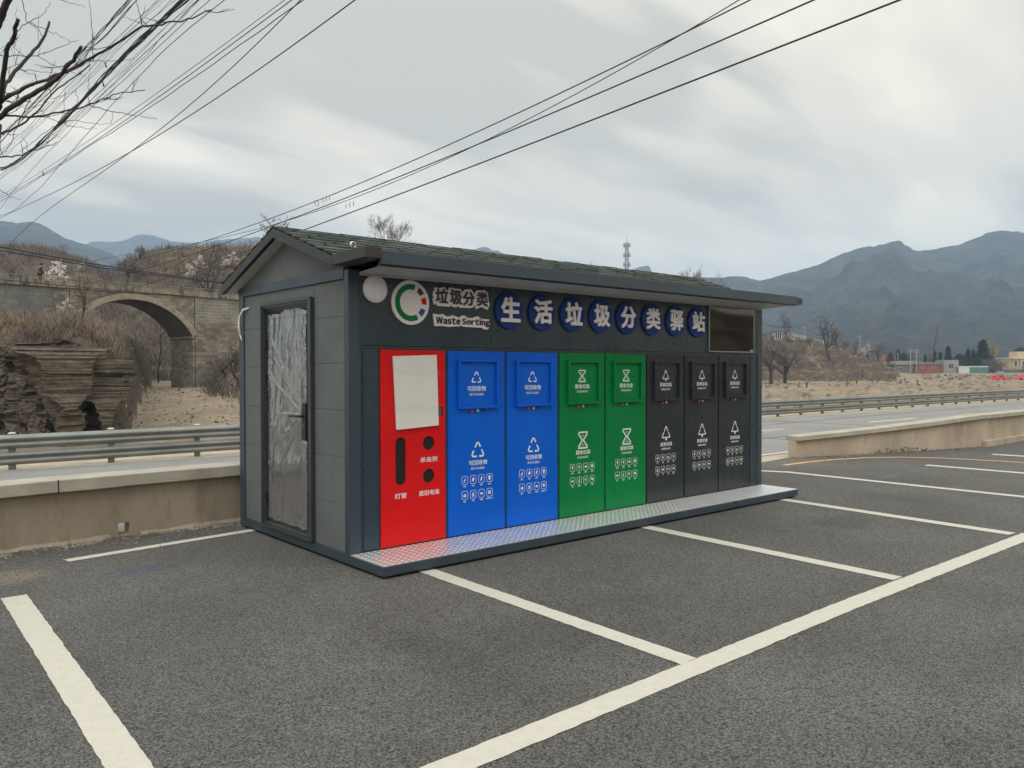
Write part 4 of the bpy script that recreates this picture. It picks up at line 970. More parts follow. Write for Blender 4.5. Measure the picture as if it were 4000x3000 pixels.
# loose chippings of asphalt and stone along the walls
random.seed(8); m = MB()
def chip(m, x, y, r):
    vs = [(x + r * math.cos(a) * random.uniform(.7, 1.2), y + r * math.sin(a) * random.uniform(.6, 1.1), z) for z in (0.001,) for a in (0, 1.6, 3.1, 4.7)] + [(x + r * .2 * random.uniform(-1, 1), y, r * random.uniform(.5, .9))]
    m.add(vs, [(0, 1, 4), (1, 2, 4), (2, 3, 4), (3, 0, 4)])
for k in range(900):
    x = random.uniform(-3.4, .1); d = random.expovariate(9); chip(m, x, ywall(x) - .06 - d, random.uniform(.006, .02) * (1.3 if d < .1 else .8))
for k in range(260):
    t = random.random(); x = 10 + 5 * t; y = lerp_table([(10, 1.93), (11.6, 1.33), (15, .36)], x) - .04 - random.expovariate(7); chip(m, x, y, random.uniform(.008, .03))
for k in range(160): chip(m, random.uniform(8.5, 12.5), random.uniform(.9, 1.9), random.uniform(.006, .02))
tag(m.build('chippings', mat('chipping_stone', (.06, .058, .055), .9, col2=(.30, .27, .23), vscale=4)), kind='stuff')
m = MB(); random.seed(18)
for k in range(60): chip(m, random.uniform(-2, 14), random.uniform(-4.5, -.6), random.uniform(.003, .009))
for k in range(25): chip(m, random.uniform(7, 14), random.uniform(-1.5, 1), random.uniform(.01, .022))
tag(m.build('lot_grit', mat('grit', (.32, .30, .27), .9, col2=(.03, .03, .03), vscale=3)), kind='stuff')

random.seed(29); m = MB()
for k in range(70):
    if k < 34: x = random.uniform(-3.6, .2); y = ywall(x) - random.uniform(.03, .10)
    else: t = random.random(); x = 10.3 + 4.5 * t; y = lerp_table([(10, 1.93), (11.6, 1.33), (15, .36)], x) - random.uniform(.02, .09)
    for b in range(random.randint(4, 9)):
        a = random.uniform(0, 6.283); l = random.uniform(.02, .075); q = .0016; bx, by = x + random.gauss(0, .012), y + random.gauss(0, .012)
        m.add([(bx - q, by, 0), (bx + q, by, 0), (bx + math.cos(a) * l * .7, by + math.sin(a) * l * .7, l)], [(0, 1, 2)])
tag(m.build('dry_weeds', DRYGRASS), kind='stuff')

# ------------------------------------------------------------------ guardrail across the road
YG = [(-60, 9.6), (-1, 9.38), (2, 9.42), (10, 9.2), (21, 8.93), (29, 8.86), (38.6, 8.67), (44, 8.42), (60, 7.9), (140, 4.5)]
gr = thing('guardrail', 'grey two-tier steel crash barrier with capped round posts along the far road edge', 'guardrail')
prof = [(0, 0), (-.012, .012), (-.062, .042), (-.070, .062), (-.058, .084), (-.010, .108), (-.010, .118), (-.058, .142), (-.070, .164), (-.062, .184), (-.012, .212), (0, .226)]
gx = [-30 + 2.0 * i for i in range(70)]
def wbeam(z0, h):
    m = MB(); vs = []; k = len(prof)
    for x in gx:
        y = lerp_table(YG, x)
        vs += [(x, y + dy - .055, z0 + dz * h / .226) for dy, dz in prof] + [(x, y + dy - .050, z0 + dz * h / .226) for dy, dz in prof]
    fs = []
    for i in range(len(gx) - 1):
        o, p = i * 2 * k, (i + 1) * 2 * k
        for j in range(k - 1):
            fs += [(o + j, p + j, p + j + 1, o + j + 1), (o + k + j, o + k + j + 1, p + k + j + 1, p + k + j)]
        fs += [(o, o + k, p + k, p), (o + k - 1, p + k - 1, p + 2 * k - 1, o + 2 * k - 1)]
    return m.add(vs, fs)
wbeam(.335, .228).build('upper_rail', RAILM, gr, smooth=True); wbeam(.070, .222).build('lower_rail', RAILM, gr, smooth=True)
k = 0
while k < 62:
    x = -8.4 + 1.49 * k; y = lerp_table(YG, x); k += 1
    pm = MB().tube([(x, y + .015, -.6), (x, y + .015, .575)], .055, 12).build('post', POSTM, gr, smooth=False)
    if x < 40: MB().tube([(x, y + .015, .575), (x, y + .015, .590), (x, y + .015, .597)], [.06, .058, .03], 12).build('cap', CAPM, pm)
    if x < 30: MB().box(x - .035, x + .035, y - .062, y - .055, .405, .49).tube([(x - .09, y - .075, .45), (x - .09, y - .055, .45)], .012, 6).tube([(x + .09, y - .075, .45), (x + .09, y - .055, .45)], .012, 6).build('bolt', POSTM, pm)

# ------------------------------------------------------------------ stone bridge
A0 = CAM + RH * -35.5 + FH * 55; uw = (RH * 12 + FH * 13).normalized()
br = thing('stone_bridge', 'old stone arch bridge with a stained concrete parapet, crossing the gully', 'bridge', (A0.x, A0.y, 0), math.atan2(uw.y, uw.x))
BW = 4.2; SC, ZC, RA = 9.04, 1.76, 5.41; hs = math.sqrt(RA ** 2 - (4.4 - ZC) ** 2); s0, s1 = SC - hs, SC + hs
def arc(r, a_lo, n): # from right spring to left spring
    a = math.asin((4.4 - ZC) / RA); return [(SC + r * math.cos(a + (math.pi - 2 * a) * i / n), ZC + r * math.sin(a + (math.pi - 2 * a) * i / n)) for i in range(n + 1)]
def bface(loops, y0, y1):
    t = shape2d(loops, .5); m = MB(); return m.add([(v[0], (y0 + y1) / 2 - v[2] * (y1 - y0), v[1]) for v in t.v], t.f)
body = [(4.52, -1.2), (s0, -1.2), (s0, 4.4)] if s0 > 4.52 else [(4.40, -1.2), (4.40, 4.4)]
arcL = [p for p in arc(RA, 0, 40)][::-1]
bface([[(4.3 - .9, -1.2), (s0 - .02, -1.2)] + [(s0 - .02, 4.4)] + arcL[1:-1] + [(s1 + .02, 4.4), (s1 + .02, -1.2), (13.93, -1.2), (13.93, 7.66), (3.4, 7.66)]], 0, BW).build('arch_wall', STONE, br)
MB().box(-30, 3.39, .02, BW - .02, -1.2, 7.655).build('abutment_wall', STONE_GREY, br)
MB().box(13.94, 40, .01, BW - .01, -1.2, 5.6).build('abutment_wall', STONE, br)
MB().box(13.95, 40, .02, BW - .02, 5.601, 7.655).build('block_wall', BRICKW, br)
MB().box(13.90, 13.945, -.01, .05, -1.2, 7.6).build('joint', CAVITY, br); MB().box(4.46, 4.50, -.01, .01, 3, 7.6).build('joint', CAVITY, br)
aO = [p for p in arc(RA + .42, 0, 36)]; aI = [p for p in arc(RA - .03, 0, 36)]
bface([aO + aI[::-1]], -.06, BW + .06).build('arch_ring', RING, br)
bface([arc(RA - .031, 0, 36) + arc(RA - .05, 0, 36)[::-1]], .03, BW - .03).build('arch_soffit', ARCH_UNDER, br)
MB().box(s1 - .10, s1 + .05, -.05, BW + .05, 4.28, 4.40).build('impost', RING, br)
m = MB().box(-30, 40, -.12, .10, 7.66, 7.80)
for i in range(70):
    x = -30 + i * 1.0; m.box(x + .04, x + .96, -.02 + (.0 if i % 2 else .012), .10, 7.801, 8.10)
    m.box(x - .038, x + .038, -.05, .10, 7.801, 8.12)
m.build('parapet', PARA, br)
m = MB()
for z in (8.14, 8.33): m.box(-30, 40, -.03, .05, z, z + .055)
for i in range(36): m.box(-30 + i * 2 - .05, -30 + i * 2 + .05, -.026, .046, 8.10, 8.36)
m.build('handrail', PARA, br)
MB().box(-30, 40, BW - .1, BW + .1, 7.66, 8.1).build('parapet', PARA, br)
MB().box(-30, 40, .101, BW - .11, 7.5, 7.70).build('deck', CONC, br)
m = MB()
for i in range(12): m.tube([(1.5 + i * 2.1, -.16, 7.72), (1.5 + i * 2.1, .1, 7.72)], .05, 8)
m.build('drain_pipe', CAVITY, br)

# person walking on the bridge
def skin_body(name, joints, edges, radii, m, parent=None):
    me = bpy.data.meshes.new(name); me.from_pydata(joints, edges, []); o = bpy.data.objects.new(name, me); COL.objects.link(o)
    o.modifiers.new('skin', 'SKIN'); me.skin_vertices[0].data[0].use_root = True
    for i, r in enumerate(radii): me.skin_vertices[0].data[i].radius = (r, r) if not hasattr(r, '__len__') else r
    s = o.modifiers.new('sub', 'SUBSURF'); s.levels = 1; s.render_levels = 2
    me.materials.append(m)
    if parent: o.parent = parent
    return o
SKIN = mat('skin', (.42, .26, .19), .6); NAVY = mat('navy_jacket', (.018, .028, .075), .8); TROUS = mat('dark_trousers', (.02, .02, .024), .85)
ps = Vector((2.83, 1.0, 7.70)); pw = A0 + uw * ps.x + Vector((-uw.y, uw.x, 0)) * ps.y
pe = thing('person', 'person in a navy blue jacket walking along the stone bridge', 'person', (pw.x, pw.y, ps.z), math.atan2(uw.y, uw.x))
J = [(0, 0, .95), (0.02, 0, 1.18), (.05, 0, 1.40), (.07, 0, 1.50), (.09, 0, 1.58), (.10, 0, 1.68),
     (.05, .17, 1.40), (.0, .22, 1.14), (.12, .22, .92), (.18, .21, .86), (.05, -.17, 1.40), (.10, -.22, 1.14), (.24, -.2, .96), (.30, -.19, .92),
     (0, .09, .92), (.16, .09, .50), (.06, .09, .08), (.18, .09, .04), (0, -.09, .92), (-.02, -.09, .50), (-.26, -.09, .12), (-.16, -.09, .05)]
E_ = [(0, 1), (1, 2), (2, 3), (3, 4), (4, 5), (2, 6), (6, 7), (7, 8), (8, 9), (2, 10), (10, 11), (11, 12), (12, 13), (0, 14), (14, 15), (15, 16), (16, 17), (0, 18), (18, 19), (19, 20), (20, 21)]
skin_body('body', J, E_, [.12, .12, .13, .055, .085, .09, .06, .045, .035, .03, .06, .045, .035, .03, .085, .06, .04, .035, .085, .06, .04, .035], SKIN, pe)
skin_body('jacket', J[:3] + J[6:9] + J[10:13], [(0, 1), (1, 2), (2, 3), (3, 4), (4, 5), (2, 6), (6, 7), (7, 8)], [.155, .15, .16, .08, .065, .052, .08, .065, .052], NAVY, pe)
skin_body('trousers', [J[0]] + J[14:17] + J[18:21], [(0, 1), (1, 2), (2, 3), (0, 4), (4, 5), (5, 6)], [.14, .10, .075, .06, .10, .075, .06], TROUS, pe)
hm = MB().tube([(.085, 0, 1.585), (.09, 0, 1.66), (.10, 0, 1.74), (.10, 0, 1.785)], [.10, .112, .10, .04], 12); hm.build('hair', BLACK, pe, smooth=True)

# ------------------------------------------------------------------ rock face
def rock_face():
    pts = [(-420, 25.6), (-150, 25.6), (0, 25.9), (120, 25.6), (230, 26.2), (285, 26.1), (306, 27.0), (340, 27.2), (420, 27.0), (452, 27.6), (472, 29.0), (480, 32), (492, 38)]
    W = [Vector((*gxy(px, Z), 0)) for px, Z in pts]; acc = [0]
    for a, b_ in zip(W, W[1:]): acc.append(acc[-1] + (b_ - a).length)
    tops = [(-420, 2.5), (0, 2.5), (90, 2.6), (180, 2.3), (285, 2.2), (306, 2.0), (380, 2.1), (440, 1.9), (472, 1.5), (480, 1.2), (492, .7)]
    NU, NV = 420, 190; mb = MB(); L_ = acc[-1]
    def blk(u, w, k):
        q = mnoise.voronoi(Vector((u, w, k)))[1][0]; return (mnoise.cell(q * 13.7 + Vector((.5, .5, .5))) + 1) * .5
    for i in range(NU + 1):
        a = acc[-3] * i / (NU - 70) if i <= NU - 70 else acc[-3] + (L_ - acc[-3]) * (i - NU + 70) / 70; k = max(j for j in range(len(acc)) if acc[j] <= a + 1e-6); k = min(k, len(acc) - 2)
        f = (a - acc[k]) / (acc[k + 1] - acc[k]); p = W[k].lerp(W[k + 1], f); d = (W[k + 1] - W[k]).normalized(); n = Vector((d.y, -d.x, 0))
        px = pts[k][0] + (pts[k + 1][0] - pts[k][0]) * f; zt = lerp_table(tops, px) + .5 * fbm(a * .6, 3.3, 1)
        for j in range(NV + 1):
            v = j / NV; z = -1.7 + (zt + 1.7) * v
            wz = z + .16 * a + .22 * fbm(a * .9, z * .9, 2); wa = a + .25 * fbm(a * 1.2, z * 1.2, 7)
            o = .60 * (blk(wa * 1.05, wz * .70, 1.5) - .5) + .30 * (blk(wa * 2.4, wz * 2.3, 2.5) - .5) + .14 * (blk(wa * 4.5, wz * 7.5, 3.5) - .5) + .05 * (blk(wa * 11, wz * 20, 5.5) - .5)
            o += .28 * fbm(a * 1.7, z * 1.5, 6, 4) + .05 * fbm(a * 9, z * 10, 9, 3)
            o -= 1.7 * v ** 1.3                                    # a broken slope leaning back into the bank
            pp = p + n * o; mb.v.append((pp.x, pp.y, z + .05 * fbm(a * 5, z * 5, 4)))
    nr = NV + 1
    mb.f = [(i * nr + j, (i + 1) * nr + j, (i + 1) * nr + j + 1, i * nr + j + 1) for i in range(NU) for j in range(NV)]
    o = mb.build('rock_face', ROCK); tag(o, 'dark fractured rock slope with overgrown top, beyond the crash barrier at the left', 'rock face')
rock_face()

# ------------------------------------------------------------------ bare trees, shrubs, blossom
def rdir(d, ang, rnd):
    ax = Vector((rnd.uniform(-1, 1), rnd.uniform(-1, 1), rnd.uniform(-1, 1))); ax = (ax - d * ax.dot(d)).normalized()
    return (Matrix.Rotation(ang, 3, ax) @ d).normalized()
def tree_mesh(seed, h, levels=5, trunk=.3, spread=.55, rr=.018, minr=.011, kids=(3, 4), up=.12, len_f=.68, gnarl=.18, twl=2):
    rnd = random.Random(seed); T, C = MB(), MB(); tips = []
    def grow(p, d, ln, r, lv):
        n = 4 if lv > 1 else 2; pts = [p]; rad = [r]; q = p.copy(); dd = d
        for k in range(n):
            dd = (dd + Vector((rnd.uniform(-1, 1), rnd.uniform(-1, 1), rnd.uniform(-.5, .8))) * gnarl + Vector((0, 0, up * .4))).normalized()
            q = q + dd * (ln / n); pts.append(q.copy()); rad.append(max(minr, r * (1 - .42 * (k + 1) / n)))
        (T if lv > levels - twl else C).tube(pts, rad, 5 if lv > 2 else 3, caps=False)
        if lv <= 1: tips.extend(pts[1:]); return
        if lv == 2: tips.extend(pts[2:])
        for k in range(rnd.randint(*kids)):
            t = rnd.uniform(.35, 1) if k else 1.0
            i = min(n, max(1, int(round(t * n)))); b = pts[i]
            grow(b, rdir(dd, rnd.uniform(.5, 1.25) * spread * (1.2 if k else .5), rnd) + Vector((0, 0, up)), ln * len_f * rnd.uniform(.75, 1.15), max(minr, rad[i] * .72), lv - 1)
    grow(Vector((0, 0, 0)), Vector((rnd.uniform(-.08, .08), rnd.uniform(-.08, .08), 1)).normalized(), h * trunk, h * rr, levels)
    zmax = max(v[2] for v in C.v); s = h / zmax
    for m in (T, C): m.v = [(x * s, y * s, z * s) for x, y, z in m.v]
    return T, C, [t * s for t in tips]
PROTO = {}
def proto(key, **k):
    seed = k.pop('seed'); cm = k.pop('crown_mat', TWIG); tm_ = k.pop('trunk_mat', BARK); bl = k.pop('blossom', 0); bs = k.pop('bsize', .1); nm = k.pop('name', 'bare_tree'); cat = k.pop('cat', 'tree')
    T, C, tips = tree_mesh(seed, **k); rnd = random.Random(seed + 1)
    r = thing(nm, 'x', cat, (0, 0, -500)); T.build('trunk', tm_, r, smooth=True); c = C.build('crown', cm, r)
    if bl:
        m = MB()
        for _ in range(bl):
            p = rnd.choice(tips) + Vector((rnd.gauss(0, bs), rnd.gauss(0, bs), rnd.gauss(0, bs))); a = Vector((rnd.uniform(-1, 1), rnd.uniform(-1, 1), rnd.uniform(-1, 1))).normalized(); b_ = a.orthogonal().normalized(); s = bs * rnd.uniform(.5, 1.2)
            m.add([p + a * s, p + b_ * s, p - a * s * .8, p - b_ * s], [(0, 1, 2, 3)])
        m.build('blossom', BLOSSOM, c)
    PROTO[key] = [r, k['h'], False]
def place(key, px, Z, top, label, base=None, group=None, wide=1., rzz=None, off=0):
    """put a tree at photo column px, depth Z, its top at photo row top"""
    r, h, used = PROTO[key]; g = ground_pt(px, Z)
    zb = g.z - .1 if base is None else zof(base, Z)
    s = max(.3, (zof(top, Z) - zb) / h); sc_ = (s * wide, s * wide, s); ang = rzz if rzz is not None else (px * 1.7) % 6.28
    if not used:
        PROTO[key][2] = True; r.location = (g.x, g.y, zb); r.rotation_euler = (0, 0, ang); r.scale = sc_; tag(r, label, None, group); return r
    return dup(r, (g.x, g.y, zb), ang, sc_, label, None, group)
proto('slim', seed=1, h=6, levels=5, trunk=.42, spread=.6, minr=.018, up=.08)
proto('bushy', seed=2, h=8, levels=6, trunk=.20, spread=.85, kids=(3, 4), minr=.024, rr=.022, len_f=.74, up=.05)
proto('gnarled', seed=5, h=9, levels=5, trunk=.34, spread=.95, gnarl=.33, minr=.026, up=.05, rr=.03, crown_mat=TWIGD, twl=3)
proto('poplar', seed=7, h=7, levels=5, trunk=.30, spread=.42, up=.30, minr=.012, rr=.012, kids=(4, 5), len_f=.70, gnarl=.09)
proto('round', seed=9, h=6, levels=5, trunk=.22, spread=.95, kids=(3, 5), minr=.022, len_f=.75, up=.04)
proto('fine', seed=19, h=16, levels=6, trunk=.26, spread=.72, kids=(3, 5), minr=.020, rr=.014, len_f=.72, up=.12, gnarl=.14)
proto('white', seed=12, h=5, levels=5, trunk=.22, spread=.9, minr=.018, blossom=2600, bsize=.085, up=.04, name='blossom_tree', len_f=.75)
proto('pollard', seed=15, h=2, levels=3, trunk=.32, spread=.8, minr=.03, rr=.06, gnarl=.25, trunk_mat=TEAL, crown_mat=TWIGD, twl=2, name='fruit_tree', up=.1)
# under the arch and round the gully
place('slim', 530, 71, 1228, 'slim bare tree with a dark trunk standing in the middle under the stone arch')
place('slim', 618, 74, 1232, 'thin bare tree under the stone arch, close to its right pier')
place('slim', 434, 60, 1296, 'thin bare sapling on the bank between rock outcrop and arch')
place('gnarled', 940, 50, 1318, 'dark gnarled leafless bush beside the station at the foot of the bridge wall', wide=1.2)
place('round', 880, 54, 1440, 'low tangled leafless shrub on the brushy slope below the bridge wall', wide=1.4)
place('white', 255, 55, 1152, 'small white blossoming shrub in front of the grey bridge abutment')
place('gnarled', 318, 36, 1208, 'broken dark leaning trunk on top of the rock outcrop', wide=.6)
# hillside behind the bridge
place('white', 215, 88, 1003, 'wide white blossoming tree behind the person on the bridge', wide=.8)
place('white', 325, 104, 1012, 'pale pink blossoming tree at the gap between the two hills')
place('slim', 252, 110, 962, 'bare tree on the crest of the hill above the white blossom tree', wide=1.3)
place('bushy', 500, 100, 985, 'grey leafless thicket tree at the left end of the orange terraces')
place('bushy', 548, 106, 972, 'second grey leafless tree at the left end of the orange terraces, beside the green pole')
place('round', 668, 112, 944, 'bare round tree on the skyline above the orange terraces')
place('gnarled', 790, 92, 936, 'large dark gnarled tree on the terraces left of the station roof')
place('white', 772, 98, 985, 'pale blossoming tree right behind the large gnarled tree', wide=.9)
place('white', 905, 100, 972, 'pink blossoming tree beside the left eave of the station', wide=1.2)
place('slim', 985, 110, 925, 'bare tree on the skyline just above the left roof edge', wide=1.2)
place('gnarled', 60, 96, 985, 'dark leafless tree on the brown hill at the far left', wide=.8)
place('round', 120, 104, 958, 'round leafless tree on the brown hill at the far left')
# seen over the roof
place('round', 1120, 114, 834, 'broad leafless tree top above the roof apex', wide=1.5)
place('fine', 1528, 113, 820, 'tall slender bare poplar rising above the shingle roof', wide=.95)
place('fine', 1468, 112, 905, 'short thin bare poplar left of the tall one above the roof', wide=1.0)
place('round', 1655, 118, 934, 'low leafless tree top right of the tall poplar above the roof', wide=.8)
place('round', 1300, 114, 900, 'faint leafless tree top on the blue hill above the roof', wide=.7)
place('fine', 2310, 191, 1006, 'reddish leafless tree top left of the cell tower', wide=.9)
place('fine', 2735, 191, 1018, 'pale bushy leafless tree top above the right end of the roof', wide=.85)
# right bank
place('bushy', 3013, 131, 1293, 'bushy grey leafless tree on the bank next to the right end of the station', wide=.95)
place('bushy', 3066, 134, 1308, 'second bushy grey leafless tree on the bank, just right of the first', wide=1.0)
place('gnarled', 3078, 184, 1210, 'dark pollarded tree on top of the terraced hill beside the white railing', wide=.75)
place('gnarled', 3244, 172, 1212, 'tallest gnarled leafless tree in the middle of the terraced hill', wide=1.0)
place('bushy', 3268, 184, 1270, 'grey twiggy tree crown behind the tallest gnarled tree on the hill', wide=.7)
place('gnarled', 3335, 184, 1318, 'small dark bare tree by the utility pole on the terraced hill', wide=.9)
place('bushy', 3165, 180, 1305, 'low grey leafless tree below the middle of the white balustrade', wide=1.0)
place('bushy', 3300, 190, 1330, 'grey leafless tree between the tallest hill tree and the leaning pole', wide=.8)
place('round', 3130, 165, 1395, 'low leafless bush halfway up the terraced hill', wide=1.2)
place('white', 3390, 196, 1334, 'white blossoming tree at the lower end of the terraced hill', wide=1.2)
place('bushy', 3430, 190, 1322, 'tall grey leafless tree where the terraced hill meets the houses', wide=.8)
place('white', 3082, 186, 1288, 'white blossoming shrub beside the white railing on the hill', wide=1.5)
place('bushy', 3880, 214, 1388, 'grey spreading leafless tree between green shed and cream house', wide=1.2)
place('gnarled', 3908, 196, 1412, 'dark leafless tree standing in front of the red heap', wide=.8)
place('gnarled', 3996, 190, 1395, 'dark leafless tree at the right edge behind the red heap', wide=.7)
place('bushy', 3560, 300, 1358, 'grey leafless tree behind the flat grey house')
place('bushy', 3628, 300, 1352, 'grey leafless tree behind the brick house', wide=.8)
for i, (px, Z, top) in enumerate([(2975, 112, 1490), (2992, 112, 1490), (3040, 114, 1488), (3080, 114, 1486), (3120, 113, 1480), (3152, 113, 1478), (3346, 117, 1474), (3430, 118, 1471), (3476, 118, 1470), (3518, 119, 1472), (3539, 118.5, 1466), (3584, 120, 1472)]):
    nth = ['first', 'second', 'third', 'fourth', 'fifth', 'sixth', 'seventh', 'eighth', 'ninth', 'tenth', 'eleventh', 'last'][i]
    place('pollard', px, Z, top, 'small pruned fruit tree on the sandy bank, %s of the row counting from the station' % nth, None, 'pruned fruit trees on the bank', 1.0)

# conifers and willow
def conifer(seed, h, w, n, shape):
    rnd = random.Random(seed); m = MB()
    for _ in range(n):
        t = rnd.random() ** .8; r = w * shape(t) * math.sqrt(rnd.uniform(.25, 1)); a = rnd.uniform(0, 6.283); z = h * (.06 + .94 * t)
        p = Vector((r * math.cos(a), r * math.sin(a), z)); d = Vector((math.cos(a), math.sin(a), rnd.uniform(-.5, .6))); s = h * rnd.uniform(.03, .06)
        q = Vector((-math.sin(a), math.cos(a), 0)) * s * .6
        m.add([p + q, p - q, p + d * s * 1.4 + Vector((0, 0, s * .3)), p + Vector((0, 0, s * 1.2))], [(0, 1, 2), (0, 3, 1)])
    return m, MB().tube([(0, 0, -.2), (0, 0, h * .5)], [h * .025, h * .012], 6)
for key, (sd, h, w, n, fn) in {'spire': (3, 8, 1.35, 900, lambda t: (1 - t) ** .8 + .04), 'mound': (4, 6, 2.3, 1100, lambda t: math.sin(math.pi * (t * .8 + .18)) ** .7)}.items():
    c, t = conifer(sd, h, w, n, fn); r = thing('conifer', 'x', 'tree', (0, 0, -500)); c.build('crown', CONIF, r); t.build('trunk', BARK, r); PROTO[key] = [r, h, False]
for key, px, Z, top, w, lab in [('spire', 3508, 275, 1358, 1., 'dark pointed conifer behind the left end of the grey house'), ('mound', 3530, 272, 1372, .9, 'round dark conifer behind the left end of the grey house'), ('mound', 3478, 270, 1370, .8, 'grey green round conifer near the orange-roofed house'),
        ('spire', 3613, 280, 1376, .9, 'short pointed conifer behind the left half of the brick house'), ('spire', 3651, 280, 1363, .9, 'pointed conifer behind the straw roof of the brick house, under the crane boom'), ('spire', 3672, 282, 1368, 1., 'smaller pointed conifer behind the right half of the brick house'),
        ('spire', 3703, 278, 1345, 1.25, 'dense dark conifer behind the concrete house with the big window'), ('mound', 3748, 270, 1376, 1.3, 'wide dark tree crown right of the concrete house'), ('spire', 3781, 272, 1355, 1.2, 'left of two pointed conifers behind the white and green shed'), ('spire', 3801, 274, 1360, 1.1, 'right of two pointed conifers behind the white and green shed'),
        ('spire', 3838, 268, 1322, 1.7, 'tallest wide conifer between the green shed and the yellow willow'), ('mound', 3826, 262, 1390, 1.5, 'broad low evergreen at the foot of the tallest conifer'), ('mound', 3985, 330, 1352, 1.2, 'dark tree top behind the cream house')]:
    place(key, px, Z, top, lab, None, None, w)
rnd = random.Random(6); T, C, tips = tree_mesh(31, 9, levels=6, trunk=.2, spread=.6, kids=(3, 4), minr=.02, len_f=.76)
w_ = thing('willow_tree', 'yellow green willow in fresh leaf in front of the mountain, left of the cream house', 'tree'); T.build('trunk', TWIGD, w_); C.build('crown', TWIG, w_)
m = MB()
for _ in range(4200):
    p = rnd.choice(tips)
    if p.z < 4.6: continue
    p = p + Vector((rnd.gauss(0, .25), rnd.gauss(0, .25), rnd.gauss(0, .2))); s = rnd.uniform(.08, .16)
    m.add([p, p + Vector((s * .4, s * .4, -s)), p + Vector((rnd.uniform(-.1, .1), rnd.uniform(-.1, .1), -3.2 * s))], [(0, 1, 2)])
m.build('shoots', WILLOW, w_); PROTO['willow'] = [w_, 9, False]; place('willow', 3893, 268, 1316, 'yellow green willow in fresh leaf in front of the mountain, left of the cream house', None, None, .85)

# ------------------------------------------------------------------ scrub and dry grass (countless)
def scatter(name, m_, seed, n, region, h, k, spread, curve=.3, wid=.02):
    rnd = random.Random(seed); mb = MB()
    for _ in range(n):
        px, Z = region(rnd)
        g = ground_pt(px, Z)
        hh = h * rnd.uniform(.45, 1.25)
        for _ in range(k):
            a = rnd.uniform(0, 6.283); t = rnd.uniform(.1, 1) * spread; d = Vector((math.cos(a) * t, math.sin(a) * t, 1)).normalized(); b = g + Vector((rnd.gauss(0, .25 * h), rnd.gauss(0, .25 * h), -.1))
            l = hh * rnd.uniform(.5, 1); w = wid * rnd.uniform(.7, 1.4); q = Vector((-math.sin(YAW + a * .1), 0, 0)); q = RH * w
            mid = b + d * l * .55 + Vector((rnd.gauss(0, .08), rnd.gauss(0, .08), 0)) * l; tip = b + d * l + Vector((math.cos(a), math.sin(a), -.6)) * l * curve * rnd.random()
            mb.add([b - q, b + q, mid + q * .6, mid - q * .6, tip], [(0, 1, 2, 3), (3, 2, 4)])
    return tag(mb.build(name, m_), kind='stuff')
scatter('scrub', TWIG, 41, 2300, lambda r: (r.uniform(-500, 1250), 78 + 38 * r.random()), 1.7, 12, .8, wid=.028)
scatter('scrub', TWIGD, 42, 700, lambda r: (r.uniform(-300, 1100), 78 + 34 * r.random()), 1.5, 12, .9, wid=.028)
scatter('scrub', TWIG, 43, 520, lambda r: (r.uniform(-300, 480), 29.5 + 25 * r.random()), 1.0, 14, .8, wid=.012)
scatter('scrub', TWIGD, 44, 200, lambda r: (r.uniform(830, 1150), r.uniform(47, 58)), 1.3, 14, .9, wid=.014)
scatter('scrub', TWIGD, 49, 420, lambda r: (r.uniform(-100, 455), r.uniform(28.6, 32)), .55, 14, 1.2, wid=.008)
scatter('scrub', TWIG, 45, 900, lambda r: (r.uniform(2900, 3470), r.uniform(150, 200)), 1.3, 14, .9, wid=.03)
scatter('scrub', TWIGD, 52, 420, lambda r: (r.uniform(2900, 3500), r.uniform(148, 198)), 1.0, 12, 1.0, wid=.03)
scatter('scrub', TWIGD, 53, 160, lambda r: (r.uniform(2950, 3900), 118 + abs(r.gauss(0, 14))), .5, 9, 1.0, wid=.03)
scatter('scrub', TWIG, 50, 380, lambda r: (r.uniform(3420, 4300), r.uniform(265, 330)), 3.4, 12, .5, wid=.05)
scatter('scrub', TWIGD, 51, 260, lambda r: (r.uniform(3600, 4200), r.uniform(170, 215)), .9, 10, .9, wid=.03)
scatter('dry_grass', DRYGRASS, 46, 1500, lambda r: (r.uniform(-300, 480), 30.5 + 25 * r.random() ** 1.3), .5, 9, .5, wid=.012)
scatter('dry_grass', DRYGRASS, 47, 1800, lambda r: (r.uniform(540, 1250), 82 + 32 * r.random()), .7, 8, .5, wid=.03)
scatter('dry_grass', DRYGRASS, 48, 1500, lambda r: (r.uniform(2950, 3480), r.uniform(148, 198)), .7, 8, .5, wid=.035)
rnd = random.Random(77); mb = MB()     # stones and litter on the sand
for _ in range(1100):
    px, Z = (rnd.uniform(450, 1000), rnd.uniform(30, 66)) if rnd.random() < .6 else (rnd.uniform(2950, 3950), rnd.uniform(80, 150))
    g = ground_pt(px, Z); r = rnd.uniform(.03, .14) * (1 + Z / 120)
    mb.add([g + Vector((rnd.uniform(-r, r), rnd.uniform(-r, r), rnd.uniform(-.3 * r, r * .8))) for _ in range(4)], [(0, 1, 2), (0, 2, 3), (0, 3, 1), (1, 3, 2)])
tag(mb.build('river_stones', mat('river_stone', (.33, .30, .26), .9, col2=(.14, .12, .10), vscale=.8)), kind='stuff')

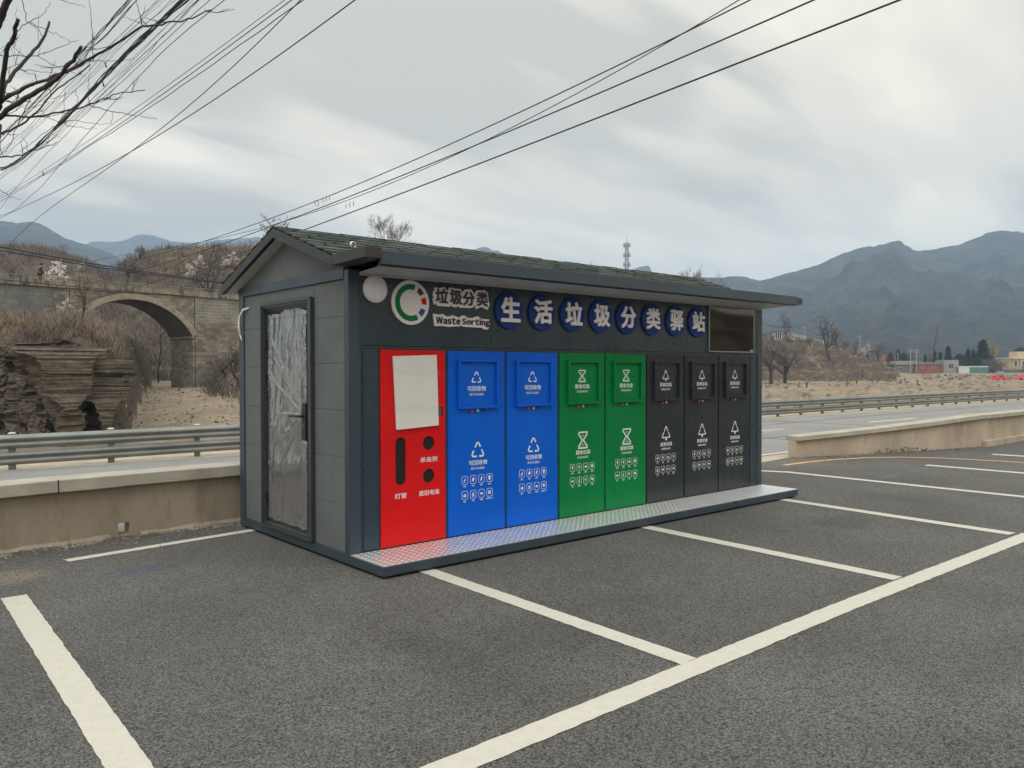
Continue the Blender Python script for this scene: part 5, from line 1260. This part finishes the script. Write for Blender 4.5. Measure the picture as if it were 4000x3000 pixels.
# ------------------------------------------------------------------ village on the far bank
def house(label, px0, px1, Z, top, base, depth, m_, roof_m, name='house', cat='house', roof_h=.25, over=.25):
    xa, ya = gxy(px0, Z); xb, yb = gxy(px1, Z); zb, zt = zof(base, Z) - .5, zof(top, Z)
    t = thing(name, label, cat, (xa, ya, zb), math.atan2(yb - ya, xb - xa)); L_ = math.hypot(xb - xa, yb - ya); H = zt - zb
    MB().box(0, L_, 0, depth, 0, H - roof_h).build('wall', m_, t)
    MB().box(-over, L_ + over, -over, depth + over, H - roof_h + .004, H).build('roof', roof_m, t)
    return t, L_, H
WFR = mat('white_frame', (.55, .55, .53), .6); WGL = mat('dark_window_glass', (.02, .022, .025), .1); GREYW = mat('grey_cement', (.15, .15, .145), .9, var=.2, vscale=1.5); GREYL = mat('light_cement', (.26, .27, .27), .9, var=.12, vscale=1.2)
BRICK = masonry('red_brick', (.30, .105, .065), (.24, .085, .055), (.20, .12, .09), 1, .5, .16, .01, .2)
def win(t, x, z, w, h, mull=1):
    f = side_f = MB().box(x - w / 2, x + w / 2, -.06, .02, z - h / 2, z + h / 2).build('window', WFR, t)
    n = mull + 1; g = (w - .08 * (n + 1)) / n
    m = MB()
    for i in range(n): m.box(x - w / 2 + .08 + i * (g + .08), x - w / 2 + .08 + i * (g + .08) + g, -.075, -.061, z - h / 2 + .08, z + h / 2 - .08)
    m.build('pane', WGL, f)
k_ = .0791
t, L_, H = house('long flat grey house with two small white windows left of the brick house', 3494, 3583, 246, 1412, 1448, 5, GREYW, GREYL)
win(t, 1.9, H - 1.55, .95, 1.0); win(t, 5.7, H - 1.55, .75, .9)
MB().box(1.2, 7.6, 2, 6, H + .002, H + .95).build('parapet', GREYL, t)
t, L_, H = house('low red brick house with dry straw on its roof', 3583.5, 3686, 244, 1412, 1450, 5, BRICK, GREYW)
for x in (1.6, 5.0): win(t, x, H - .95, 1.0, .75)
rnd = random.Random(5); m = MB()
for _ in range(1500):
    x, y = rnd.uniform(.2, L_ - .1), rnd.uniform(0, 4.6); z = H + .002; l = rnd.uniform(.25, .75) * (.6 + .5 * math.sin(x * .4))
    m.add([(x - .03, y, z), (x + .03, y, z), (x + rnd.uniform(-.3, .3), y + rnd.uniform(-.2, .2), z + l)], [(0, 1, 2)])
m.build('straw', DRYGRASS, t)
t, L_, H = house('grey concrete house with one large window right of the brick house', 3687, 3744, 243, 1397, 1446, 5, GREYL, GREYL, roof_h=.12, over=.02)
win(t, 2.15, H - 1.85, 1.65, 1.6, 2)
t, L_, H = house('low shed with a white end and green metal front', 3744.5, 3862, 242, 1421, 1450, 4, mat('green_sheet_metal', (.06, .20, .17), .6, var=.1), mat('white_sheet_metal', (.55, .60, .60), .6), 'shed', 'shed', .35, .1)
MB().box(-.02, 3.3, -.03, -.002, 0, H - .36).build('white_panel', mat('white_sheet_metal'), t)
t, L_, H = house('cream coloured villa with columned porch at the right edge', 3950, 4040, 285, 1388, 1430, 8, mat('cream_render', (.52, .43, .28), .9), mat('cream_trim', (.60, .54, .42), .8), 'villa', 'house', .4, .4)
for x in (.3, 1.6, 2.9): MB().tube([(x, -1.0, 0), (x, -1.0, H - .1)], .16, 8).build('column', mat('cream_trim'), t)
MB().box(-.4, 3.4, -1.4, -.405, H - .45, H + .1).build('porch_roof', mat('cream_trim'), t); win(t, 4.6, H - 2.0, 1.3, 1.3); win(t, 1.5, H - 2.2, 1.0, 1.9)
MB().box(3.5, 8.3, 2, 7, H + .004, H + 2.2).build('upper_storey', mat('cream_render'), t)
t, L_, H = house('small house with an orange red roof behind the leafless trees', 3452, 3496, 300, 1400, 1440, 5, mat('cream_render'), mat('orange_tiles', (.34, .10, .055), .8), roof_h=.1)
MB().prism([(-.5, H), (L_ + .5, H), (L_ - .4, H + 2), (.4, H + 2)], lambda x, z: (x, -.3, z), lambda x, z: (x, 5, z)).build('roof', mat('orange_tiles'), t)
t, L_, H = house('small white ruined hut on top of the terraced hill', 3026, 3056, 186, 1284, 1318, 3, mat('white_frame'), GREYW, 'hut', 'hut', .15, .3)
for x in (.35, .85, 1.35): MB().box(x - .14, x + .14, -.03, -.002, .8, H - .4).build('opening', CAVITY, t)
# balustrade on the hill
bl = thing('balustrade', 'white stone balustrade stepping down along the top of the terraced hill', 'railing')
prev = None
for i in range(13):
    px = 3098 + i * 9.8; Z = 186; x, y = gxy(px, Z); z = zof(1297 + (px - 3098) * .245, Z)
    MB().box(x - .07, x + .07, y - .07, y + .07, z - .5, z + .30).build('post', WFR, bl)
    if prev: MB().tube([prev, (x, y, z + .22)], .04, 4).tube([(prev[0], prev[1], prev[2] - .45), (x, y, z - .23)], .025, 4).build('rail', WFR, bl)
    prev = (x, y, z + .22)
# heap of red sheeting
def heap():
    h = thing('tarp_heap', 'crumpled heap of red sheeting with a green sheet at the right edge', 'heap'); rnd = random.Random(14)
    for nm, n, m_, lo, hi, zt in (('red_sheet', 900, mat('red_sheeting', (.55, .085, .095), .7, var=.25, vscale=1.5), 3866, 4100, 1.9), ('green_sheet', 46, mat('green_sheeting', (.10, .28, .22), .7), 3888, 3945, 2.9)):
        m = MB()
        for _ in range(n):
            px = rnd.uniform(lo, hi); Z = rnd.uniform(157, 172); x, y = gxy(px, Z); e = smoothstep(3862, 3890, px); z = zof(1492, Z) + zt * e * rnd.random() ** .8 * (.65 + .35 * math.sin(px * .06)); a = rnd.uniform(0, 3.1); l, w = rnd.uniform(.3, 1.1), rnd.uniform(.06, .3)
            if nm == 'green_sheet': z = zof(1466, Z) + 1.0 * rnd.random() * (1 - (px - lo) / (hi - lo)) + .3
            d = Vector((math.cos(a), math.sin(a), rnd.uniform(-.5, .5))).normalized(); q = d.orthogonal().normalized()
            p = Vector((x, y, z)); m.add([p - d * l - q * w, p - d * l * .2 - q * w * .3 + Vector((0, 0, .2)), p + d * l - q * w * .6, p + d * l + q * w, p + q * w * .8 + Vector((0, 0, .3)), p - d * l + q * w], [(0, 1, 4, 5), (1, 2, 3, 4)])
        m.build(nm, m_, h)
heap()
# poles
POLE = mat('concrete_pole', (.34, .33, .30), .9, var=.1)
def pole(label, px, Z, top, base, arms=(), r=.14, lean=0, name='utility_pole'):
    x, y = gxy(px, Z); zb, zt = zof(base, Z) - .6, zof(top, Z); t = thing(name, label, 'pole', (x, y, zb))
    MB().tube([(0, 0, 0), (RH.x * lean, RH.y * lean, zt - zb)], [r, r * .7], 8).build('shaft', POLE, t)
    for dz, w in arms:
        z = zt - zb - dz; m = MB().box(-w / 2, w / 2, -.05, .05, z - .06, z + .06)
        for q in (-.45, -.2, .2, .45): m.tube([(q * w, 0, z + .06), (q * w, 0, z + .25)], .05, 5)
        o = m.build('crossarm', POLE, t); o.rotation_euler = (0, 0, math.atan2(RH.y, RH.x) + .25)
pole('left concrete pole of the pair in front of the grey and brick houses', 3556, 236, 1353, 1449, ((.35, 1.5), (.9, 1.7)))
pole('right concrete pole of the pair in front of the brick house', 3579, 236, 1354, 1451, ((.4, 1.5), (1.0, 1.9)))
pole('thin pale pole beside the orange-roofed house', 3507, 262, 1368, 1420, ())
pole('dark leaning pole with crossarm on the terraced hill', 3354, 190, 1292, 1372, ((.8, 1.6),), .12, .5)
pole('short cable pole behind the white balustrade', 3142, 192, 1262, 1330, ((.4, .9),), .12)
cr_ = thing('crane', 'distant dark crane boom sticking up behind the brick house', 'crane', (*gxy(3645, 310), 0)); tp = at(3664, 1274, 310) - Vector((*gxy(3645, 310), 0)); bs_ = at(3638, 1420, 310) - Vector((*gxy(3645, 310), 0))
MB().tube([bs_, bs_.lerp(tp, .5), tp], [.5, .42, .25], 4).build('boom', mat('crane_paint', (.05, .05, .055), .7), cr_); MB().box(bs_.x - 2, bs_.x + 2, bs_.y - 1.5, bs_.y + 1.5, 0, max(.6, bs_.z)).build('carrier', mat('crane_paint'), cr_)
# lattice mast
x, y = gxy(2448, 420); tw = thing('cell_tower', 'pale lattice mobile phone mast rising behind the station roof', 'tower', (x, y, 0), .4); TWM = mat('tower_steel', (.22, .235, .24), .6, metal=.3)
zt = zof(940, 420); m = MB(); H0_ = 20
for k in range(24):
    z0, z1 = H0_ + (zt - H0_) * k / 24, H0_ + (zt - H0_) * (k + 1) / 24; w0, w1 = 1.15 - .5 * k / 24, 1.15 - .5 * (k + 1) / 24; c = [(-1, -1), (1, -1), (1, 1), (-1, 1)]
    for i in range(4):
        a, b_ = c[i], c[(i + 1) % 4]; m.tube([(a[0] * w0, a[1] * w0, z0), (a[0] * w1, a[1] * w1, z1)], .12, 4, False); m.tube([(a[0] * w0, a[1] * w0, z0), (b_[0] * w1, b_[1] * w1, z1)], .07, 3, False); m.tube([(b_[0] * w0, b_[1] * w0, z0), (a[0] * w1, a[1] * w1, z1)], .07, 3, False); m.tube([(a[0] * w1, a[1] * w1, z1), (b_[0] * w1, b_[1] * w1, z1)], .06, 3, False)
m.tube([(0, 0, -2), (0, 0, H0_)], [1.6, 1.5], 4)
m.build('lattice', TWM, tw); MB().tube([(0, 0, zt), (0, 0, zof(917, 420))], [.16, .06], 5).build('spire', TWM, tw)
for py in (948, 987, 1024):
    z = zof(py, 420); m = MB()
    for i in range(6):
        a = i * math.pi / 3; r = 1.7; m.box(r * math.cos(a) - .13, r * math.cos(a) + .13, r * math.sin(a) - .13, r * math.sin(a) + .13, z - 1.0, z + 1.1); m.tube([(0, 0, z), (r * math.cos(a), r * math.sin(a), z)], .08, 3)
    m.tube([(2.0 * math.cos(i * math.pi / 6), 2.0 * math.sin(i * math.pi / 6), z - .6) for i in range(13)], .1, 4, False)
    m.build('antenna_array', TWM, tw)

# ------------------------------------------------------------------ overhead wires: each hangs in its own vertical plane x = const
def on_x(px, py, X): d = ray(px, py); return CAM + d * ((X - CAM.x) / d.x)
def hang(pts, X, wob=0, seed=0, off=(0, 0), n=60, ext=25):
    """smooth wire through photo points in the plane x = X (z as a cubic of y)"""
    P = [on_x(px, py, X) for px, py in pts]; ys = [p.y for p in P]; zs_ = [p.z for p in P]
    deg = min(3, len(P) - 1); import numpy as np
    wts = [1 / (1 + abs(p.y) * .02) for p in P]
    c = np.polyfit(ys, zs_, deg if len(P) > 3 else 2 if len(P) > 2 else 1, w=wts); ya, yb = min(ys) - 3.5, max(ys)
    rnd = random.Random(seed); out = []
    for i in range(n + 1):
        y = ya + (yb - ya) * (i / n) ** 1.5; out.append(Vector((X + off[0] + wob * fbm(y * .35, seed, 1), y, float(np.polyval(c, y)) + off[1] + wob * fbm(y * .4, seed, 7))))
    d = (out[-1] - out[-2]).normalized(); out.append(out[-1] + d * ext)
    return out
def wire(label, pts, X, r, m_=WIREM, group=None, **k):
    o = MB().tube(hang(pts, X, **k), r, 5).build('overhead_wire', m_, smooth=True); return tag(o, label, 'wire', group)
S = .6329
wire('thin topmost wire over the station roof, first of the four from above', [(2912, 0), (2160, 390), (1400, 718), (917, 900), (733, 958), (400, 1047), (0, 1093)], 8.5, .013)
wire('thin wire over the station roof that crosses its neighbour halfway', [(2890, 0), (1880, 545), (1400, 785), (943, 900), (773, 947), (400, 1017), (280, 1043)], 9.0, .010)
wire('dark wire over the station roof, second of the four thick ones from above', [(3125, 0), (2250, 440), (1400, 740), (1006, 900), (698, 1009), (280, 1123), (0, 1142)], 8.7, .015)
wire('lowest dark wire over the station, sagging in front of the arch bridge', [(3463, 0), (2400, 470), (1400, 797), (1171, 900), (950, 987), (706, 1074), (400, 1161), (86, 1198), (0, 1192)], 8.3, .016)
for i, (pts, r, lab) in enumerate([
    ([(1757, 0), (820, 680), (0, 1210)], .0045, 'fine straight wire high at the left, beside its thicker twin'),
    ([(1800, 0), (850, 690), (0, 1225)], .0065, 'dark straight wire high at the left, just right of the fine one'),
    ([(1880, 0), (1225, 455), (975, 630), (530, 920), (0, 1245)], .0065, 'twisted pair wire with small rings crossing the upper left sky'),
    ([(1855, 0), (1110, 700), (870, 890), (150, 1420)], .007, 'steep wire crossing the lowest left wire in mid sky'),
    ([(2190, 0), (1480, 510), (860, 905), (380, 1165), (0, 1345)], .008, 'rightmost of the wires in the upper left sky, running down to the mountain'),
    ([(1300, 0), (870, 390), (600, 640), (0, 1290)], .006, 'thin loose drop wire left of the twisted pair'),
    ([(1390, 0), (1140, 200), (970, 340), (750, 600), (350, 1040), (0, 1330)], .007, 'wavy thin wire dipping across the twisted pair at the left')]):
    wire(lab, [(a * S, b_ * S) for a, b_ in pts], 1.0 + .12 * i, r, WIREM, None, wob=.03 if i in (2, 5, 6) else 0, seed=i)
def bundle(label, pts, X, n, w, r, m_=WIREM, name='cable_bundle'):
    rnd = random.Random(int(X * 100)); t = MB()
    for k in range(n):
        t.tube(hang(pts, X + rnd.uniform(-w, w), wob=.05, seed=k + int(X * 10), off=(0, rnd.uniform(-w, w))), r * rnd.uniform(.6, 1.3), 4)
    return tag(t.build(name, m_, smooth=True), label, 'cables')
Sx = lambda L_: [(a * S, b_ * S) for a, b_ in L_]
bundle('left bundle of thin black cables behind the bare branches at the top left', Sx([(820, 0), (570, 270), (330, 520), (130, 730), (0, 860)]), 1.5, 8, .10, .008)
bundle('thick dark twisted cable bundle descending through the branches at the top left', Sx([(1150, 0), (970, 140), (720, 400), (560, 570), (340, 790), (0, 1045)]), 1.2, 10, .06, .010)
bundle('loose group of fine parallel wires between the two cable bundles', Sx([(1030, 0), (860, 150), (600, 400), (300, 690), (0, 960)]), 1.35, 7, .22, .004)
bundle('sparse fine wires just below the thick twisted bundle at the left', Sx([(1180, 0), (960, 230), (700, 480), (400, 760), (0, 1080)]), 1.1, 5, .14, .004)
for i, (u_, v_) in enumerate((((650, 390), (655, 412)), ((632, 492), (640, 530)), ((265, 1065), (270, 1082)))):
    p, q = on_x(u_[0] * S, u_[1] * S, 1.15), on_x(v_[0] * S, v_[1] * S, 1.15)
    tag(MB().tube([p, p.lerp(q, .3), q], [.022, .008, .02], 6).build('cable_clamp', WIREM), ['dark spacer clamp on the twisted cable bundle, upper one among the branches', 'dark spacer clamp on the twisted cable bundle, lower one among the branches', 'tiny dark clamp on the straight wires near the left edge'][i], 'clamp')
def hoops(label, px, py, X, n, rad):
    p = on_x(px, py, X); t = MB()
    for k in range(n): t.tube([p + Vector((rad * math.cos(a) * (1 if n == 1 else .3), k * .22 + .04 * math.cos(a), rad * math.sin(a))) for a in [i * .5236 for i in range(13)]], .008, 4, False)
    tag(t.build('wire_tag', WIREM), label, 'wire tag')
hoops('single round ring hanging on the topmost wire left of the roof', 1237, 794, 8.5, 1, .085); hoops('group of small hoops on the topmost wire right of the ring', 1288, 772, 8.5, 3, .07); hoops('group of small hoops on the lowest wire near the roof', 1381, 795, 8.3, 3, .07)
# black cables along the bridge
for i, (dz0, dz1, r, lab) in enumerate(((965, 1103, .05, 'thick upper black cable strung along the bridge'), (978, 1108, .045, 'thick lower black cable strung along the bridge'), (1092, 1168, .03, 'thin black cable against the bridge wall below the parapet'))):
    Zs = [(-300, 49.5), (0, 53), (440, 59), (870, 65), (1200, 70)]; pts = []
    for px, Z in Zs:
        py = dz0 + (dz1 - dz0) * px / 870; sag = {0: 0, 440: 8 if i < 2 else 2, 870: 0}.get(px, 0); p = at(px, py + sag, Z); pts.append(p)
    sm = []
    for a, b_, c, d in zip([pts[0]] + pts[:-2], pts[:-1], pts[1:], pts[2:] + [pts[-1]]):
        for k in range(8):
            t = k / 8; sm.append(.5 * ((2 * b_) + (c - a) * t + (2 * a - 5 * b_ + 4 * c - d) * t * t + (3 * b_ - a - 3 * c + d) * t ** 3))
    tag(MB().tube(sm + [pts[-1]], r, 6).build('bridge_cable', WIREM, smooth=True), lab, 'cable')
p0, p1, p2 = at(2960, 1256, 185), at(3142, 1270, 190), at(3224, 1305, 180)
for i, (a, b_, lab) in enumerate(((p0, p1, 'cable sagging from behind the station to the short pole on the hill'), (p1, p2, 'cable running down from the short pole to the tallest hill tree'))):
    tag(MB().tube([a.lerp(b_, k / 10) - Vector((0, 0, 1.0 * math.sin(math.pi * k / 10))) for k in range(11)], .06, 4).build('hill_cable', WIREM), lab, 'cable')

# ------------------------------------------------------------------ pruned tree at the left edge, its trunk just out of the frame
def near_tree():
    D = 5.4; rnd = random.Random(2); t = thing('pruned_tree', 'bare pruned street tree with sawn-off limbs reaching in at the top left corner', 'tree')
    node = at(-55 * S, 760 * S, D); base = node + Vector((-.55, -.25, 0)); base.z = 0
    node2 = node + Vector((0, .05, .12))
    B = lambda L_, d0, d1: [at(a * S, b_ * S, d0 + (d1 - d0) * i / (len(L_) - 1)) for i, (a, b_) in enumerate(L_)]
    MB().tube([base, base.lerp(node, .3) + Vector((-.05, 0, 0)), base.lerp(node, .7) + Vector((.04, 0, 0)), node], [.11, .09, .075, .065], 10).build('trunk', BARK, t, smooth=True)
    def limb(L_, r0, r1, d0=D, d1=D, nm='branch', s=7):
        r0 *= .47; r1 *= .47; pts = B(L_, d0, d1); q = []
        for a, b_ in zip(pts, pts[1:]): q += [a.lerp(b_, k / 4) + Vector((rnd.gauss(0, 1), rnd.gauss(0, 1), rnd.gauss(0, 1))) * (.0045 if k else 0) for k in range(4)]
        q.append(pts[-1]); n = len(q)
        m = MB().tube(q, [r0 + (r1 - r0) * (i / (n - 1)) for i in range(n)], s)
        for k in range(2, n - 1, 3):     # buds
            b = q[k]; m.tube([b, b + Vector((rnd.uniform(-1, 1), rnd.uniform(-1, 1), rnd.uniform(-1, 1))).normalized() * (r1 * 2.0 + .004)], [r1 * .9 + .001, .0012], 4)
        if nm == 'branch':                # fine forking side shoots
            for k in range(5, n - 1, 5):
                b = q[k]; d = (q[k + 1] - q[k]).normalized(); e = (d * rnd.uniform(.2, .8) + Vector((rnd.uniform(-1, 1), rnd.uniform(-1, 1), rnd.uniform(-.4, 1)))).normalized(); l = rnd.uniform(.06, .22); c1 = b + e * l * .5; c2 = c1 + (e + Vector((rnd.uniform(-.5, .5), rnd.uniform(-.5, .5), .3))).normalized() * l * .6
                m.tube([b, c1, c2], [.0026, .002, .0012], 4); m.tube([c1, c1 + (e + Vector((rnd.uniform(-1, 1), rnd.uniform(-1, 1), .2))).normalized() * l * .4], [.0018, .001], 4)
        return m.build(nm, BARK, t, smooth=True)
    limb([(-55, 760), (0, 655), (15, 500), (40, 330), (85, 230), (112, 118)], .040, .024, D, D - .5)
    limb([(-55, 760), (-5, 640), (25, 540), (90, 440), (195, 330), (265, 240), (305, 135)], .036, .018, D, D + .6)
    limb([(-55, 760), (40, 680), (200, 585), (350, 490), (430, 390), (500, 290)], .040, .020, D, D - .9)
    limb([(-55, 700), (30, 610), (200, 520), (380, 455), (570, 355), (700, 280), (880, 160), (1000, 155), (1160, 115), (1310, 60)], .026, .006, D, D - 1.2)
    limb([(-60, 640), (30, 600), (160, 535), (300, 490), (430, 440), (560, 370)], .016, .008, D, D - .6)
    limb([(-50, 850), (0, 830), (130, 770), (240, 680), (330, 570), (460, 475), (558, 400)], .018, .009, D, D + .7)
    limb([(-60, 700), (0, 712), (140, 722), (270, 715), (400, 685), (550, 645), (620, 615), (720, 580), (895, 557)], .016, .005, D, D - .8)
    limb([(-50, 990), (0, 970), (90, 962), (180, 935), (270, 910), (350, 878)], .013, .004, D + .2, D - .3)
    limb([(-60, 260), (-10, 150), (20, 60), (55, -20)], .05, .045, D, D - .4)
    limb([(-40, 720), (30, 690), (80, 650), (105, 610), (108, 555)], .014, .006, D, D + .3)
    for L_, r0 in [([(555, 650), (630, 672), (700, 690), (800, 708), (880, 722), (970, 735)], .007), ([(550, 645), (550, 560), (545, 500), (556, 400)], .005), ([(-20, 350), (100, 340), (230, 345), (300, 320), (400, 280), (485, 245)], .007), ([(230, 345), (330, 400), (430, 440), (530, 472)], .005), ([(135, 0), (150, 70), (170, 140), (290, 185), (360, 215), (430, 255)], .006), ([(170, 140), (110, 190), (60, 260), (0, 340)], .006), ([(170, 140), (260, 90), (310, 10)], .005), ([(185, 135), (235, 190), (245, 260), (235, 340)], .005),
                   ([(880, 155), (865, 100), (850, 40), (845, 0)], .006), ([(880, 155), (878, 100), (900, 30)], .005), ([(870, 150), (820, 120), (760, 105)], .004), ([(575, 375), (572, 250), (565, 130), (550, 0)], .007), ([(560, 375), (650, 378), (740, 380), (825, 362)], .005), ([(560, 378), (500, 370), (475, 340)], .006), ([(380, 750), (450, 742), (560, 758), (690, 766)], .005), ([(375, 760), (480, 785), (598, 794)], .005), ([(380, 750), (330, 780), (200, 880), (120, 940)], .005), ([(380, 755), (290, 715), (230, 670)], .004), ([(230, 660), (150, 665), (90, 655)], .004), ([(180, 935), (165, 890), (140, 838)], .004),
                   ([(120, 430), (200, 435), (280, 445), (370, 452)], .005), ([(120, 430), (180, 455), (245, 470)], .004), ([(85, 300), (105, 250), (100, 130), (103, 40)], .004), ([(230, 650), (330, 610), (460, 565)], .004), ([(400, 565), (395, 640), (380, 750)], .004), ([(470, 560), (480, 610), (490, 660)], .004), ([(0, 1170), (50, 1210), (135, 1228)], .005), ([(370, 0), (430, 20), (525, 48)], .005), ([(200, 580), (120, 740), (60, 900), (0, 960)], .007), ([(290, 825), (340, 830), (380, 848)], .003), ([(700, 690), (690, 740), (680, 760)], .003), ([(20, 560), (100, 600), (200, 640), (330, 628)], .004), ([(0, 300), (60, 280), (110, 400), (90, 300)], .003)]:
        limb(L_, r0, r0 * .45, D - .2 + rnd.uniform(-.4, .3), D - .2 + rnd.uniform(-.6, .4), 'twig', 5)
near_tree()
for key, (r, h, used) in PROTO.items():
    if not used:
        for c in list(r.children_recursive) + [r]: bpy.data.objects.remove(c)

# ------------------------------------------------------------------ the air
hz = bpy.data.materials.new('haze'); hz.use_nodes = True; nt = hz.node_tree; nt.nodes.clear()
o_ = nd(nt, 'ShaderNodeOutputMaterial'); v_ = nd(nt, 'ShaderNodeVolumePrincipled'); v_.inputs['Color'].default_value = (.52, .73, 1.0, 1); v_.inputs['Density'].default_value = .00037; v_.inputs['Anisotropy'].default_value = 0.0
nt.links.new(v_.outputs[0], o_.inputs['Volume'])
hb = MB().box(-1700, 3300, -120, 3300, -6, 470).build('haze', hz); tag(hb, kind='stuff')
